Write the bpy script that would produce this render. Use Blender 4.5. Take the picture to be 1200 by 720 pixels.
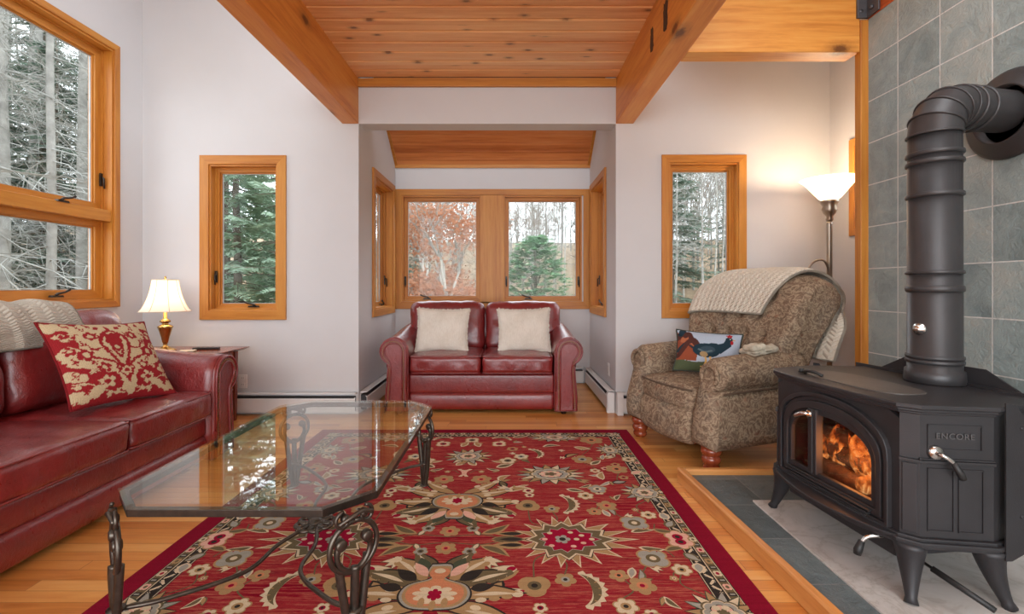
import bpy, bmesh, math, random
from mathutils import Vector, Matrix, noise
import numpy as np
for _o in list(bpy.data.objects): bpy.data.objects.remove(_o)
S = bpy.context.scene
COL = S.collection
PI = math.pi
# ------------------------------------------------------------------ camera, world, lights, exposure
F, CX, CY, H = 552.0, 597.0, 337.0, 1.08          # focal length and horizon in a 1200x720 frame, eye height
cam = bpy.data.cameras.new('camera'); camo = bpy.data.objects.new('camera', cam); COL.objects.link(camo)
cam.sensor_width = 36; cam.lens = F / 1200 * 36
cam.shift_x = (600 - CX) / 1200; cam.shift_y = -(360 - CY) / 1200
cam.clip_start = 0.05; cam.clip_end = 300
camo.location = (0, 0, H); camo.rotation_euler = (PI / 2, 0, 0)
S.camera = camo
S.view_settings.view_transform = 'Standard'; S.view_settings.look = 'None'
S.view_settings.gamma = 1; S.view_settings.use_curve_mapping = False
S.view_settings.exposure = 0.0
W = bpy.data.worlds.new('sky'); S.world = W; W.use_nodes = True
bg = W.node_tree.nodes['Background']; bg.inputs[0].default_value = (0.88, 0.94, 1.0, 1); bg.inputs[1].default_value = 4.0

def area(name, loc, rot, sx, sy, watts, col=(1, 1, 1)):
    l = bpy.data.lights.new(name, 'AREA'); l.shape = 'RECTANGLE'; l.size = sx; l.size_y = sy; l.energy = watts; l.color = col
    o = bpy.data.objects.new(name, l); COL.objects.link(o); o.location = loc; o.rotation_euler = rot
    return o
def point(name, loc, watts, col, r=0.04):
    l = bpy.data.lights.new(name, 'POINT'); l.energy = watts; l.color = col; l.shadow_soft_size = r
    o = bpy.data.objects.new(name, l); COL.objects.link(o); o.location = loc
    return o
# added unseen fill lamps: one behind the camera, two under the high ceilings
area('rear_fill_light', (-0.4, -2.7, 1.7), (PI / 2, 0, 0), 4.4, 2.8, 135, (0.90, 0.97, 1.0))  # added to brighten the room from behind, hangs inside the rear wall
area('high_left_fill_light', (-2.3, 1.2, 4.2), (0, 0, 0), 1.4, 3.0, 8, (0.92, 0.97, 1.0))  # added under the closed left ceiling, which has no roof window
area('high_right_fill_light', (1.55, 0.6, 3.25), (0, 0, 0), 0.9, 2.0, 30, (0.92, 0.97, 1.0))  # added below the closed right ceiling as extra light, no window there

# ------------------------------------------------------------------ node and material helpers
def lin(r, g, b):
    f = lambda c: (c / 12.92 if c <= 0.04045 else ((c + 0.055) / 1.055) ** 2.4)
    return (f(r / 255), f(g / 255), f(b / 255), 1)
class NT:
    def __init__(s, name, rough=0.5, metal=0.0, spec=0.5):
        s.m = bpy.data.materials.new(name); s.m.use_nodes = True
        s.t = s.m.node_tree; s.b = s.t.nodes['Principled BSDF']; s.out = s.t.nodes['Material Output']
        s.b.inputs['Roughness'].default_value = rough; s.b.inputs['Metallic'].default_value = metal
        s.b.inputs['Specular IOR Level'].default_value = spec
    def n(s, typ, ins=None, **attrs):
        nd = s.t.nodes.new('ShaderNode' + typ)
        for k, v in attrs.items(): setattr(nd, k, v)
        for k, v in (ins or {}).items():
            if isinstance(v, bpy.types.NodeSocket): s.t.links.new(v, nd.inputs[k])
            else: nd.inputs[k].default_value = v
        return nd
    def l(s, a, b): s.t.links.new(a, b)
    def coord(s, kind='Object'): return s.n('TexCoord').outputs[kind]
    def map(s, scale=(1, 1, 1), rot=(0, 0, 0), loc=(0, 0, 0), src=None):
        return s.n('Mapping', {'Vector': src or s.coord(), 'Scale': scale, 'Rotation': rot, 'Location': loc}).outputs[0]
    def noise(s, vec, scale, detail=4, rough=0.55, dist=0.0):
        return s.n('TexNoise', {'Vector': vec, 'Scale': scale, 'Detail': detail, 'Roughness': rough, 'Distortion': dist}).outputs[0]
    def ramp(s, fac, stops, interp='LINEAR'):
        nd = s.n('ValToRGB', {0: fac}); cr = nd.color_ramp; cr.interpolation = interp
        while len(cr.elements) < len(stops): cr.elements.new(0.5)
        for e, (p, c) in zip(cr.elements, stops): e.position = p; e.color = c if len(c) == 4 else (*c, 1)
        return nd.outputs[0]
    def mix(s, fac, a, b, blend='MIX'):
        nd = s.n('Mix', data_type='RGBA', blend_type=blend)
        for i, v in ((0, fac), (6, a), (7, b)):
            if isinstance(v, bpy.types.NodeSocket): s.l(v, nd.inputs[i])
            else: nd.inputs[i].default_value = v
        return nd.outputs[2]
    def math(s, op, a, b=0.0, c=0.0):
        nd = s.n('Math', operation=op)
        for i, v in enumerate((a, b, c)):
            if isinstance(v, bpy.types.NodeSocket): s.l(v, nd.inputs[i])
            else: nd.inputs[i].default_value = v
        return nd.outputs[0]
    def bump(s, h, strength=0.3, dist=0.01):
        nd = s.n('Bump', {'Height': h, 'Strength': strength, 'Distance': dist}); s.l(nd.outputs[0], s.b.inputs['Normal'])
    def col(s, c):
        if isinstance(c, bpy.types.NodeSocket): s.l(c, s.b.inputs['Base Color'])
        else: s.b.inputs['Base Color'].default_value = c
        return s
def plain(name, c, rough=0.5, metal=0.0, var=0.12, scale=14, bump=0.0, bscale=120, spec=0.5, coat=0):
    t = NT(name, rough, metal, spec)
    v = t.coord()
    nz = t.noise(v, scale, 4)
    k = t.ramp(nz, [(0.3, (1 - var,) * 3), (0.7, (1 + var * 0.5,) * 3)])
    t.col(t.mix(1.0, c, k, 'MULTIPLY'))
    if bump: t.bump(t.noise(v, bscale, 3), bump, 0.004)
    if coat: t.b.inputs['Coat Weight'].default_value = coat
    return t.m
def wood(name, ca, cb, cc, axis='x', rough=0.4, board=None, knots=0.0, bump=0.05, ringscale=9, coat=0.0, darkline=0.5):
    """grain along axis; board = (axis letter, width) shifts grain and tone board by board"""
    t = NT(name, rough)
    v = t.coord()
    sep = t.n('SeparateXYZ', {0: v})
    st = {'x': (0.07, 1, 1), 'y': (1, 0.07, 1), 'z': (1, 1, 0.07)}[axis]
    vec = v
    tone = None
    if board:
        i = t.math('FLOOR', t.math('DIVIDE', sep.outputs['xyz'.index(board[0])], board[1]))
        wn = t.n('TexWhiteNoise', {'W': i}, noise_dimensions='1D')
        off = t.n('VectorMath', {0: wn.outputs['Color'], 1: (17, 17, 17)}, operation='MULTIPLY').outputs[0]
        vec = t.n('VectorMath', {0: v, 1: off}, operation='ADD').outputs[0]
        tone = wn.outputs['Value']
    mv = t.map(st, src=vec)
    big = t.noise(mv, 5, 3, 0.5, 0.6)
    rings = t.n('TexNoise', {'Vector': mv, 'Scale': ringscale * 4, 'Detail': 6, 'Roughness': 0.65, 'Distortion': 0.4}).outputs[0]
    f = t.math('MULTIPLY_ADD', rings, 0.55, t.math('MULTIPLY', big, 0.5))
    if tone is not None: f = t.math('ADD', f, t.math('MULTIPLY_ADD', tone, 0.26, -0.13))
    c = t.ramp(f, [(0.34, cb), (0.52, ca), (0.70, cc)])
    if knots:
        sv = t.n('SeparateXYZ', {0: vec}).outputs; al = 'xyz'.index(axis); ot = [i for i in range(3) if i != al]
        kv = t.n('CombineXYZ', {0: t.math('MULTIPLY', sv[al], 3.4), 1: t.math('MULTIPLY', t.math('ADD', sv[ot[0]], sv[ot[1]]), 7.0)}).outputs[0]
        vo = t.n('TexVoronoi', {'Vector': kv, 'Scale': 0.62 * knots, 'Randomness': 1.0}, voronoi_dimensions='2D').outputs['Distance']
        wob = t.noise(v, 60, 3)
        kd = t.math('ADD', vo, t.math('MULTIPLY_ADD', wob, 0.06, -0.03))
        k = t.ramp(kd, [(0.035, (.9,) * 3), (0.075, (0.30,) * 3), (0.15, (0, 0, 0))])
        c = t.mix(k, c, (cb[0] * 0.22, cb[1] * 0.2, cb[2] * 0.2, 1))
    t.col(c)
    t.bump(rings, bump, 0.003)
    if coat:
        t.b.inputs['Coat Weight'].default_value = coat; t.b.inputs['Coat Roughness'].default_value = 0.15
    return t.m
def glass_mat(name, tint=(0.97, 0.98, 0.98, 1), rough=0.0, k0=0.04, gain=1.0):
    t = NT(name)
    fac = t.n('LayerWeight', {'Blend': 0.5}).outputs['Facing']
    f = t.math('MULTIPLY_ADD', t.math('POWER', fac, 5.0), (1 - k0) * gain, k0)
    tr = t.n('BsdfTransparent', {'Color': tint}); gl = t.n('BsdfGlossy', {'Color': (1, 1, 1, 1), 'Roughness': rough})
    mx = t.n('MixShader', {0: f, 1: tr.outputs[0], 2: gl.outputs[0]})
    t.l(mx.outputs[0], t.out.inputs[0])
    return t.m
def emit(name, c, s):
    t = NT(name); e = t.n('Emission', {'Color': c, 'Strength': s}); t.l(e.outputs[0], t.out.inputs[0]); return t.m

# ------------------------------------------------------------------ mesh helpers
class MB:
    """collects shapes into one mesh"""
    def __init__(s): s.v = []; s.f = []; s.mi = []; s.uv = {}; s.cur = 0; s.smooth = []; s.sm = False
    def add(s, vs, fs, uvs=None):
        o = len(s.v); s.v += [tuple(p) for p in vs]
        for k, f in enumerate(fs):
            s.f.append([o + i for i in f]); s.mi.append(s.cur); s.smooth.append(s.sm)
            if uvs: s.uv[len(s.f) - 1] = [uvs[i] for i in f]
        return s
    def box(s, a, b):
        x0, y0, z0 = [min(p, q) for p, q in zip(a, b)]; x1, y1, z1 = [max(p, q) for p, q in zip(a, b)]
        return s.add([(x0, y0, z0), (x1, y0, z0), (x1, y1, z0), (x0, y1, z0), (x0, y0, z1), (x1, y0, z1), (x1, y1, z1), (x0, y1, z1)],
                     [(0, 3, 2, 1), (4, 5, 6, 7), (0, 1, 5, 4), (1, 2, 6, 5), (2, 3, 7, 6), (3, 0, 4, 7)])
    def prism(s, poly, d, plane='xy', at=0.0):
        """poly in a plane, extruded by d along the plane's normal from at"""
        ar = sum(poly[i][0] * poly[(i + 1) % len(poly)][1] - poly[(i + 1) % len(poly)][0] * poly[i][1] for i in range(len(poly)))
        if ar < 0: poly = poly[::-1]
        def P(a, b, c):
            return {'xy': (a, b, c), 'yz': (c, a, b), 'xz': (a, -c, b)}[plane]
        n = len(poly)
        sg = -1 if plane == 'xz' else 1
        lo, hi = (at, at + d) if d > 0 else (at + d, at)
        if plane == 'xz': lo, hi = -hi, -lo
        vs = [P(a, b, lo) for a, b in poly] + [P(a, b, hi) for a, b in poly]
        fs = [list(range(n))[::-1], list(range(n, 2 * n))] + [(i, (i + 1) % n, n + (i + 1) % n, n + i) for i in range(n)]
        return s.add(vs, fs)
    def ring(s, outer, inner, d, plane='xy', at=0.0):
        n = len(outer)
        def P(a, b, c): return {'xy': (a, b, c), 'yz': (c, a, b), 'xz': (a, c, b)}[plane]
        vs = [P(a, b, at) for a, b in outer] + [P(a, b, at) for a, b in inner] + [P(a, b, at + d) for a, b in outer] + [P(a, b, at + d) for a, b in inner]
        fs = []
        for i in range(n):
            j = (i + 1) % n
            fs += [(i, j, n + j, n + i), (2 * n + i, 3 * n + i, 3 * n + j, 2 * n + j), (i, 2 * n + i, 2 * n + j, j), (n + i, n + j, 3 * n + j, 3 * n + i)]
        return s.add(vs, fs)
    def tube(s, pts, r, seg=8, closed=False, cap=True, ry=None):
        pts = [Vector(p) for p in pts]; n = len(pts)
        rr = r if isinstance(r, (list, tuple)) else [r] * n
        vs = []; fs = []; up = None
        for i, p in enumerate(pts):
            a = pts[(i - 1) % n] if (i or closed) else p; b = pts[(i + 1) % n] if (i < n - 1 or closed) else p
            t = (b - a)
            if t.length < 1e-9: t = Vector((0, 0, 1))
            t.normalize()
            if up is None:
                up = Vector((0, 0, 1)) if abs(t.z) < 0.9 else Vector((1, 0, 0))
            x = up - t * up.dot(t)
            if x.length < 1e-6: x = t.orthogonal()
            x.normalize(); y = t.cross(x); up = x
            for k in range(seg):
                an = 2 * PI * k / seg
                vs.append(p + x * (math.cos(an) * rr[i]) + y * (math.sin(an) * (rr[i] if ry is None else ry)))
        for i in range(n - 1 + (1 if closed else 0)):
            for k in range(seg):
                a = i * seg + k; b = i * seg + (k + 1) % seg; c = ((i + 1) % n) * seg
                fs.append((a, b, c + (k + 1) % seg, c + k))
        if cap and not closed:
            fs.append(tuple(range(seg))[::-1]); fs.append(tuple((n - 1) * seg + k for k in range(seg)))
        o = s.sm; s.sm = True; s.add(vs, fs); s.sm = o
        return s
    def lathe(s, prof, c=(0, 0, 0), seg=24, axis='z'):
        vs = []; fs = []; n = len(prof)
        for r, z in prof:
            for k in range(seg):
                a = 2 * PI * k / seg; x, y = r * math.cos(a), r * math.sin(a)
                q = {'z': (x, y, z), 'x': (z, x, y), 'y': (y, z, x)}[axis]
                vs.append((c[0] + q[0], c[1] + q[1], c[2] + q[2]))
        for i in range(n - 1):
            for k in range(seg):
                fs.append((i * seg + k, i * seg + (k + 1) % seg, (i + 1) * seg + (k + 1) % seg, (i + 1) * seg + k))
        if prof[0][0] > 1e-5: fs.append(tuple(range(seg))[::-1])
        if prof[-1][0] > 1e-5: fs.append(tuple((n - 1) * seg + k for k in range(seg)))
        o = s.sm; s.sm = True; s.add(vs, fs); s.sm = o
        return s
    def grid(s, fn, nu, nv, wrap_u=False):
        """fn(u, v) -> point, u and v in 0..1"""
        vs = []; uv = []
        for j in range(nv + 1):
            for i in range(nu + 1):
                vs.append(fn(i / nu, j / nv)); uv.append((i / nu, j / nv))
        fs = [(j * (nu + 1) + i, j * (nu + 1) + i + 1, (j + 1) * (nu + 1) + i + 1, (j + 1) * (nu + 1) + i) for j in range(nv) for i in range(nu)]
        o = s.sm; s.sm = True; s.add(vs, fs, uv); s.sm = o
        return s
    def rbox(s, c, size, r, n=6, fn=None):
        """rounded box; fn(point, unit position -1..1) may move the points"""
        hx, hy, hz = size[0] / 2, size[1] / 2, size[2] / 2; r = min(r, hx, hy, hz)
        hs = (hx, hy, hz)
        def ticks(h):
            inner = max(h - r, 0); k = max(2, n)
            e = [math.sin(PI / 4 * (q / 3)) / math.sin(PI / 4) for q in range(4)]
            left = [-h + r * (1 - q) for q in e[::-1]] if r > 0 else [-h]
            mid = [-inner + 2 * inner * q / k for q in range(1, k)]
            return left + mid + [-p for p in left[::-1]]
        T = [ticks(h) for h in hs]
        def shape(p):
            q = Vector([max(-(h - r), min(h - r, x)) for h, x in zip(hs, p)])
            d = Vector(p) - q
            if d.length > 1e-9:
                m = max(abs(a) for a in d)
                d = d.normalized() * (r * min(1, m / r)) if r > 0 else d
            w = q + d
            u = Vector((w.x / hx, w.y / hy, w.z / hz))
            if fn: w = fn(w, u)
            return (c[0] + w[0], c[1] + w[1], c[2] + w[2])
        o = s.sm; s.sm = True
        for ax in range(3):
            a, b = [(1, 2), (2, 0), (0, 1)][ax]
            for sg in (-1, 1):
                vs = []; uv = []
                for q in T[b]:
                    for p in T[a]:
                        w = [0, 0, 0]; w[ax] = sg * hs[ax]; w[a] = p; w[b] = q
                        vs.append(shape(w)); uv.append((w[0] + w[2] * 0.5, w[1] + w[2] * 0.5))
                na = len(T[a]); fs = []
                for j in range(len(T[b]) - 1):
                    for i in range(na - 1):
                        f = (j * na + i, j * na + i + 1, (j + 1) * na + i + 1, (j + 1) * na + i)
                        fs.append(f if sg > 0 else f[::-1])
                s.add(vs, fs, uv)
        s.sm = o
        return s
    def xform(s, m):
        s.v = [tuple(m @ Vector(p)) for p in s.v]; return s
    def build(s, name, mats, parent=None, weld=True, bevel=0.0, colors=None):
        me = bpy.data.meshes.new(name)
        me.from_pydata(s.v, [], s.f)
        if not isinstance(mats, (list, tuple)): mats = [mats]
        for m in mats: me.materials.append(m)
        me.polygons.foreach_set('material_index', s.mi); me.polygons.foreach_set('use_smooth', s.smooth)
        if s.uv:
            ul = me.uv_layers.new(name='UVMap')
            for fi, us in s.uv.items():
                for li, u in zip(me.polygons[fi].loop_indices, us): ul.data[li].uv = u
        if colors is not None:
            ca = me.color_attributes.new('Paint', 'FLOAT_COLOR', 'POINT')
            ca.data.foreach_set('color', np.asarray(colors, dtype=np.float32).ravel())
        me.validate()
        if weld:
            b = bmesh.new(); b.from_mesh(me); bmesh.ops.remove_doubles(b, verts=b.verts, dist=1e-5)
            bmesh.ops.recalc_face_normals(b, faces=b.faces); b.to_mesh(me); b.free()
        o = bpy.data.objects.new(name, me); COL.objects.link(o)
        if parent: o.parent = parent
        if bevel:
            md = o.modifiers.new('edge', 'BEVEL'); md.width = bevel; md.segments = 2; md.limit_method = 'ANGLE'; md.angle_limit = 0.7
        return o
def tag(o, label=None, cat=None, group=None, kind=None):
    if label: o['label'] = label
    if cat: o['category'] = cat
    if group: o['group'] = group
    if kind: o['kind'] = kind
    return o
def thing(name, label, cat, loc=(0, 0, 0), rz=0.0, group=None):
    o = bpy.data.objects.new(name, None); COL.objects.link(o); o.empty_display_size = 0.1
    o.location = loc; o.rotation_euler = (0, 0, rz)
    return tag(o, label, cat, group)
def copy_tree(o, parent=None):
    c = o.copy(); COL.objects.link(c)
    if parent: c.parent = parent
    for ch in list(o.children): copy_tree(ch, c)
    return c
def P(px, py, Y): return ((px - CX) / F * Y, Y, H - (py - CY) / F * Y)
def arcpts(c, r, a0, a1, n, plane='xz', y=0.0):
    out = []
    for i in range(n + 1):
        a = a0 + (a1 - a0) * i / n
        p, q = c[0] + r * math.cos(a), c[1] + r * math.sin(a)
        out.append({'xz': (p, y, q), 'yz': (y, p, q), 'xy': (p, q, y)}[plane])
    return out
def smooth_path(pts, n=8):
    """Catmull-Rom through the points"""
    P_ = [Vector(p) for p in pts]; out = []
    for i in range(len(P_) - 1):
        a = P_[i - 1] if i else P_[0] * 2 - P_[1]; b = P_[i]; c = P_[i + 1]; d = P_[i + 2] if i + 2 < len(P_) else P_[-1] * 2 - P_[-2]
        for k in range(n):
            t = k / n
            out.append(0.5 * ((2 * b) + (c - a) * t + (2 * a - 5 * b + 4 * c - d) * t * t + (3 * b - a - 3 * c + d) * t ** 3))
    out.append(P_[-1]); return out
def nz(x, y, z=0.0): return noise.noise(Vector((x, y, z)))
# ------------------------------------------------------------------ materials of the place
M = {}
M['wall'] = plain('white_wall_paint', lin(206, 203, 203), 0.85, var=0.02, scale=3, bump=0.05, bscale=260, spec=0.2)
FIR = (lin(188, 120, 42), lin(162, 92, 26), lin(202, 140, 58))
M['fir_x'] = wood('fir_trim_along', *FIR, axis='x', rough=0.45)
M['fir_z'] = wood('fir_trim_upright', *FIR, axis='z', rough=0.45)
M['fir_y'] = wood('fir_trim_deep', *FIR, axis='y', rough=0.35)
BM = (lin(216, 138, 58), lin(186, 100, 34), lin(226, 158, 78))
M['beam_y'] = wood('beam_fir', *BM, axis='y', rough=0.45, knots=0.55)
M['beam_x'] = wood('cross_beam_pine', lin(222, 150, 66), lin(190, 110, 38), lin(232, 174, 92), axis='x', rough=0.45, knots=0.6)
M['beam_red'] = wood('wall_cap_timber', lin(190, 92, 44), lin(150, 64, 26), lin(200, 110, 60), axis='y', rough=0.5)
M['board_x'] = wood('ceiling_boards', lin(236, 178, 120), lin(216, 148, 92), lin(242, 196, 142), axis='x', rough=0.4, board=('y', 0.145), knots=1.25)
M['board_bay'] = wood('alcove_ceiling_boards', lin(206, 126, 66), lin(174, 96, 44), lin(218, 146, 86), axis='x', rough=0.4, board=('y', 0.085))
M['dark_gap'] = plain('board_gap', lin(70, 36, 16), 0.9)
M['white_trim'] = plain('painted_metal_white', lin(226, 224, 222), 0.45, var=0.02)
M['bronze'] = plain('window_hardware_bronze', lin(58, 50, 44), 0.35, metal=0.6)
M['spacer'] = plain('window_spacer_grey', lin(178, 178, 176), 0.4)
M['pane'] = glass_mat('window_glass', k0=0.006, gain=0.6)

def floor_mat():
    t = NT('oak_strip_floor', 0.28)
    v = t.coord(); sep = t.n('SeparateXYZ', {0: v})
    row = t.math('FLOOR', t.math('DIVIDE', sep.outputs[1], 0.062))
    wn = t.n('TexWhiteNoise', {'W': row}, noise_dimensions='1D')
    xs = t.math('ADD', sep.outputs[0], t.math('MULTIPLY', wn.outputs['Value'], 7.0))
    seg = t.math('FLOOR', t.math('DIVIDE', xs, 0.85))
    w2 = t.n('TexWhiteNoise', {'Vector': t.n('CombineXYZ', {0: seg, 1: row}).outputs[0]}, noise_dimensions='3D')
    off = t.n('VectorMath', {0: w2.outputs['Color'], 1: (13, 13, 13)}, operation='MULTIPLY').outputs[0]
    mv = t.map((0.09, 1, 1), src=t.n('VectorMath', {0: v, 1: off}, operation='ADD').outputs[0])
    g = t.noise(mv, 42, 6, 0.65, 0.5); big = t.noise(mv, 9, 2)
    f = t.math('ADD', t.math('MULTIPLY_ADD', g, 0.4, t.math('MULTIPLY', big, 0.35)), t.math('MULTIPLY_ADD', w2.outputs['Value'], 0.30, -0.03))
    c = t.ramp(f, [(0.25, lin(180, 104, 44)), (0.45, lin(214, 142, 72)), (0.65, lin(228, 166, 94)), (0.8, lin(234, 184, 120))])
    fy = t.math('FRACT', t.math('DIVIDE', sep.outputs[1], 0.062)); fx = t.math('FRACT', t.math('DIVIDE', xs, 0.85))
    gap = t.math('MAXIMUM', t.math('LESS_THAN', fy, 0.035), t.math('LESS_THAN', fx, 0.003))
    c = t.mix(t.math('MULTIPLY', gap, 0.6), c, lin(110, 60, 26))
    t.col(c); t.bump(t.math('SUBTRACT', t.math('MULTIPLY', g, 0.15), gap), 0.12, 0.002)
    return t.m
M['floor'] = floor_mat()

def slate_mat(name, bw, bh, u, v_, u0, v0, c1, c2, c3, mort, msize=0.006, rough=0.55):
    t = NT(name, rough)
    o = t.coord(); sep = t.n('SeparateXYZ', {0: o})
    cx = t.math('ADD', sep.outputs['xyz'.index(u)], -u0); cy = t.math('ADD', sep.outputs['xyz'.index(v_)], -v0)
    vec = t.n('CombineXYZ', {0: cx, 1: cy}).outputs[0]
    br = t.n('TexBrick', {'Vector': vec, 'Color1': (0, 0, 0, 1), 'Color2': (1, 1, 1, 1), 'Mortar': (0.5, 0.5, 0.5, 1), 'Scale': 1.0, 'Mortar Size': msize / 2,
                          'Mortar Smooth': 0.1, 'Bias': 0.0, 'Brick Width': bw, 'Row Height': bh}, offset=0.0, squash=1.0)
    n1 = t.noise(t.map((1, 1, 1), src=o), 7, 6, 0.6, 0.8); n2 = t.noise(o, 38, 5, 0.6, 1.5)
    f = t.math('ADD', t.math('MULTIPLY_ADD', n1, 0.6, t.math('MULTIPLY', n2, 0.25)), t.math('MULTIPLY_ADD', br.outputs['Color'], 0.26, -0.05))
    c = t.ramp(f, [(0.3, c1), (0.55, c2), (0.8, c3)])
    t.col(t.mix(br.outputs['Fac'], c, mort))
    t.bump(t.math('SUBTRACT', t.math('MULTIPLY_ADD', n1, 1.2, t.math('MULTIPLY', n2, 0.5)), t.math('MULTIPLY', br.outputs['Fac'], 0.4)), 0.55, 0.016)
    return t.m
M['slate_wall'] = slate_mat('slate_wall_tile', 0.253, 0.2475, 'y', 'z', 2.077 - 0.253 * 20, 2.428 - 0.2475 * 12, lin(118, 132, 132), lin(148, 160, 158), lin(174, 176, 168), lin(206, 206, 202))
M['slate_floor'] = slate_mat('slate_hearth_tile', 0.30, 0.30, 'x', 'y', 0.93 - 0.3 * 9, 2.60 - 0.305 * 12, lin(80, 90, 92), lin(102, 112, 114), lin(126, 132, 128), lin(128, 130, 128), 0.006, 0.45)
def marble():
    t = NT('hearth_marble', 0.35)
    v = t.coord(); n1 = t.noise(v, 3.5, 7, 0.6, 1.8); n2 = t.noise(v, 9, 4, 0.6)
    a = t.math('ABSOLUTE', t.math('ADD', n1, -0.5))
    vein = t.ramp(a, [(0.0, lin(176, 168, 160)), (0.03, lin(194, 188, 182)), (0.12, lin(204, 198, 193)), (0.5, lin(210, 203, 198))])
    t.col(t.mix(t.math('MULTIPLY', n2, 0.35), vein, lin(190, 184, 180)))
    return t.m
M['marble'] = marble()

# ------------------------------------------------------------------ walls, floor, ceilings
WB, WT = 4.03, 4.3          # main far wall, top of the high walls
LX, RX = -3.14, 2.74        # side walls
BL, BR, BB = -1.29, 0.91, 5.33   # alcove: left, right, far wall
def wall(name, fn, L, z0, z1, holes, mat=None):
    """fn(u, z, d) -> point; holes = (u0, u1, z0, z1); d runs 0..thickness outward"""
    us = sorted({0, L, *[h[0] for h in holes], *[h[1] for h in holes]}); zs = sorted({z0, z1, *[h[2] for h in holes], *[h[3] for h in holes]})
    m = MB()
    for i in range(len(us) - 1):
        for j in range(len(zs) - 1):
            cu, cz = (us[i] + us[i + 1]) / 2, (zs[j] + zs[j + 1]) / 2
            if any(h[0] < cu < h[1] and h[2] < cz < h[3] for h in holes): continue
            m.box(fn(us[i], zs[j], 0), fn(us[i + 1], zs[j + 1], 1))
    return tag(m.build(name, mat or M['wall'], weld=False), kind='structure')
T = 0.16
# windows: (name, x along wall of the casing, width, bottom, height, casing width, depth)
def hole(x, w, z, h, c): return (x + c - 0.008, x + w - c + 0.008, z + c - 0.008, z + h - c + 0.008)
W2 = (P(235, 0, WB)[0], 0.737, 0.803, 1.405, 0.078); W3 = (P(775, 0, WB)[0], 0.723, 0.817, 1.395, 0.066)
W1 = (2.28, 1.50, 0.925, 2.085, 0.05)
tag(MB().box((-3.3, -2.9, -0.12), (2.9, BB + T, 0)).build('floor', M['floor']), kind='structure')
fb = lambda x0: (lambda u, z, d: (x0 + u, WB + d * T, z))
h2 = hole(*W2); h2 = (h2[0] - LX + 0.16, h2[1] - LX + 0.16, h2[2], h2[3])
wall('wall_back_left', fb(LX - 0.16), BL - LX + 0.16, 0, WT, [h2])
h3 = hole(*W3); h3 = (h3[0] - BR, h3[1] - BR, h3[2], h3[3])
wall('wall_back_right', fb(BR), RX - BR + 0.16, 0, WT, [h3])
tag(MB().box((BL, WB, 2.48), (BR, WB + 0.17, 2.86)).build('wall_back_header', M['wall']), kind='structure')
h1 = hole(*W1)
wall('wall_left', lambda u, z, d: (LX - d * T, u - 2.9, z), WB + 2.9, 0, WT, [(h1[0] + 2.9, h1[1] + 2.9, h1[2], h1[3])])
W8 = (3.06, 0.72, 1.49, 0.77, 0.06)
h8 = hole(*W8)
wall('wall_right', lambda u, z, d: (RX + d * T, u - 2.9, z), WB + 2.9, 0, WT, [(h8[0] + 2.9, h8[1] + 2.9, h8[2], h8[3])])
W6 = (4.42, 0.83, 0.80, 1.41, 0.07)
h6 = hole(*W6)
wall('wall_alcove_left', lambda u, z, d: (BL - d * T, WB + T + u, z), BB - WB, 0, 3.4, [(h6[0] - WB - T, h6[1] - WB - T, h6[2], h6[3])])
wall('wall_alcove_right', lambda u, z, d: (BR + d * T, WB + T + u, z), BB - WB, 0, 3.4, [(h6[0] - WB - T, h6[1] - WB - T, h6[2], h6[3])])
# alcove far wall: one opening per sash, the wide board between is trim
W4 = (-1.245, 0.98, 0.85, 1.335, 0.0); W5 = (-0.075, 0.94, 0.85, 1.335, 0.0)
wall('wall_alcove_back', lambda u, z, d: (BL - T + u, BB + d * T, z), BR - BL + 2 * T, 0, 2.72,
     [(-1.215 - BL + T, -0.325 - BL + T, 0.925, 2.115), (-0.065 - BL + T, 0.815 - BL + T, 0.925, 2.115)])
# the room behind the camera: unseen wall, its one wide opening added to let daylight in
wall('wall_rear', lambda u, z, d: (LX + u, -2.9 - d * T, z), RX - LX, 0, WT, [(0.5, 5.4, 0.25, 3.1)])
# slate partition behind the stove
tag(MB().box((2.13, -2.9, 0), (2.27, 2.80, 2.67)).build('wall_stove_slate', M['slate_wall']), kind='structure')
tag(MB().box((2.129, -2.9, 2.672), (2.30, 2.80, 2.98)).build('trim_1', M['beam_red']), kind='structure')
tag(MB().box((2.085, 2.795, 0), (2.30, 2.845, 2.67)).build('trim_2', M['fir_z'], bevel=0.003), kind='structure')

# ceiling of tongue-and-groove boards between the beams
m = MB(); y = 4.03 - 0.035; k = 0
m.cur = 1; m.box((BL, -2.9, 2.876), (BR, WB, 2.93)); m.cur = 0
while y > -2.9:
    a, b = y - 0.145 + 0.003, y - 0.003
    e = 0.010
    m.add([(BL, a, 2.878), (BR, a, 2.878), (BR, a, 2.86 + e), (BL, a, 2.86 + e), (BL, a + e, 2.86), (BR, a + e, 2.86), (BR, b - e, 2.86), (BL, b - e, 2.86),
           (BL, b, 2.86 + e), (BR, b, 2.86 + e), (BR, b, 2.878), (BL, b, 2.878)],
          [(0, 1, 2, 3), (3, 2, 5, 4), (4, 5, 6, 7), (7, 6, 9, 8), (8, 9, 10, 11), (0, 11, 10, 1)])
    y -= 0.145
tag(m.build('ceiling', [M['board_x'], M['dark_gap']], weld=False), kind='structure')
tag(MB().box((BL, WB - 0.03, 2.79), (BR, WB - 0.001, 2.86)).build('trim_3', M['fir_x'], bevel=0.004), kind='structure')
# high ceilings left and right of the beams
tag(MB().box((LX - 0.16, -3.06, WT), (BL - 0.14, WB + 0.16, WT + 0.1)).build('ceiling_high_left', M['wall']), kind='structure')
tag(MB().box((BR + 0.15, -3.06, 3.32), (RX + 0.16, WB + 0.16, 3.42)).build('ceiling_high_right', M['wall']), kind='structure')
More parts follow.
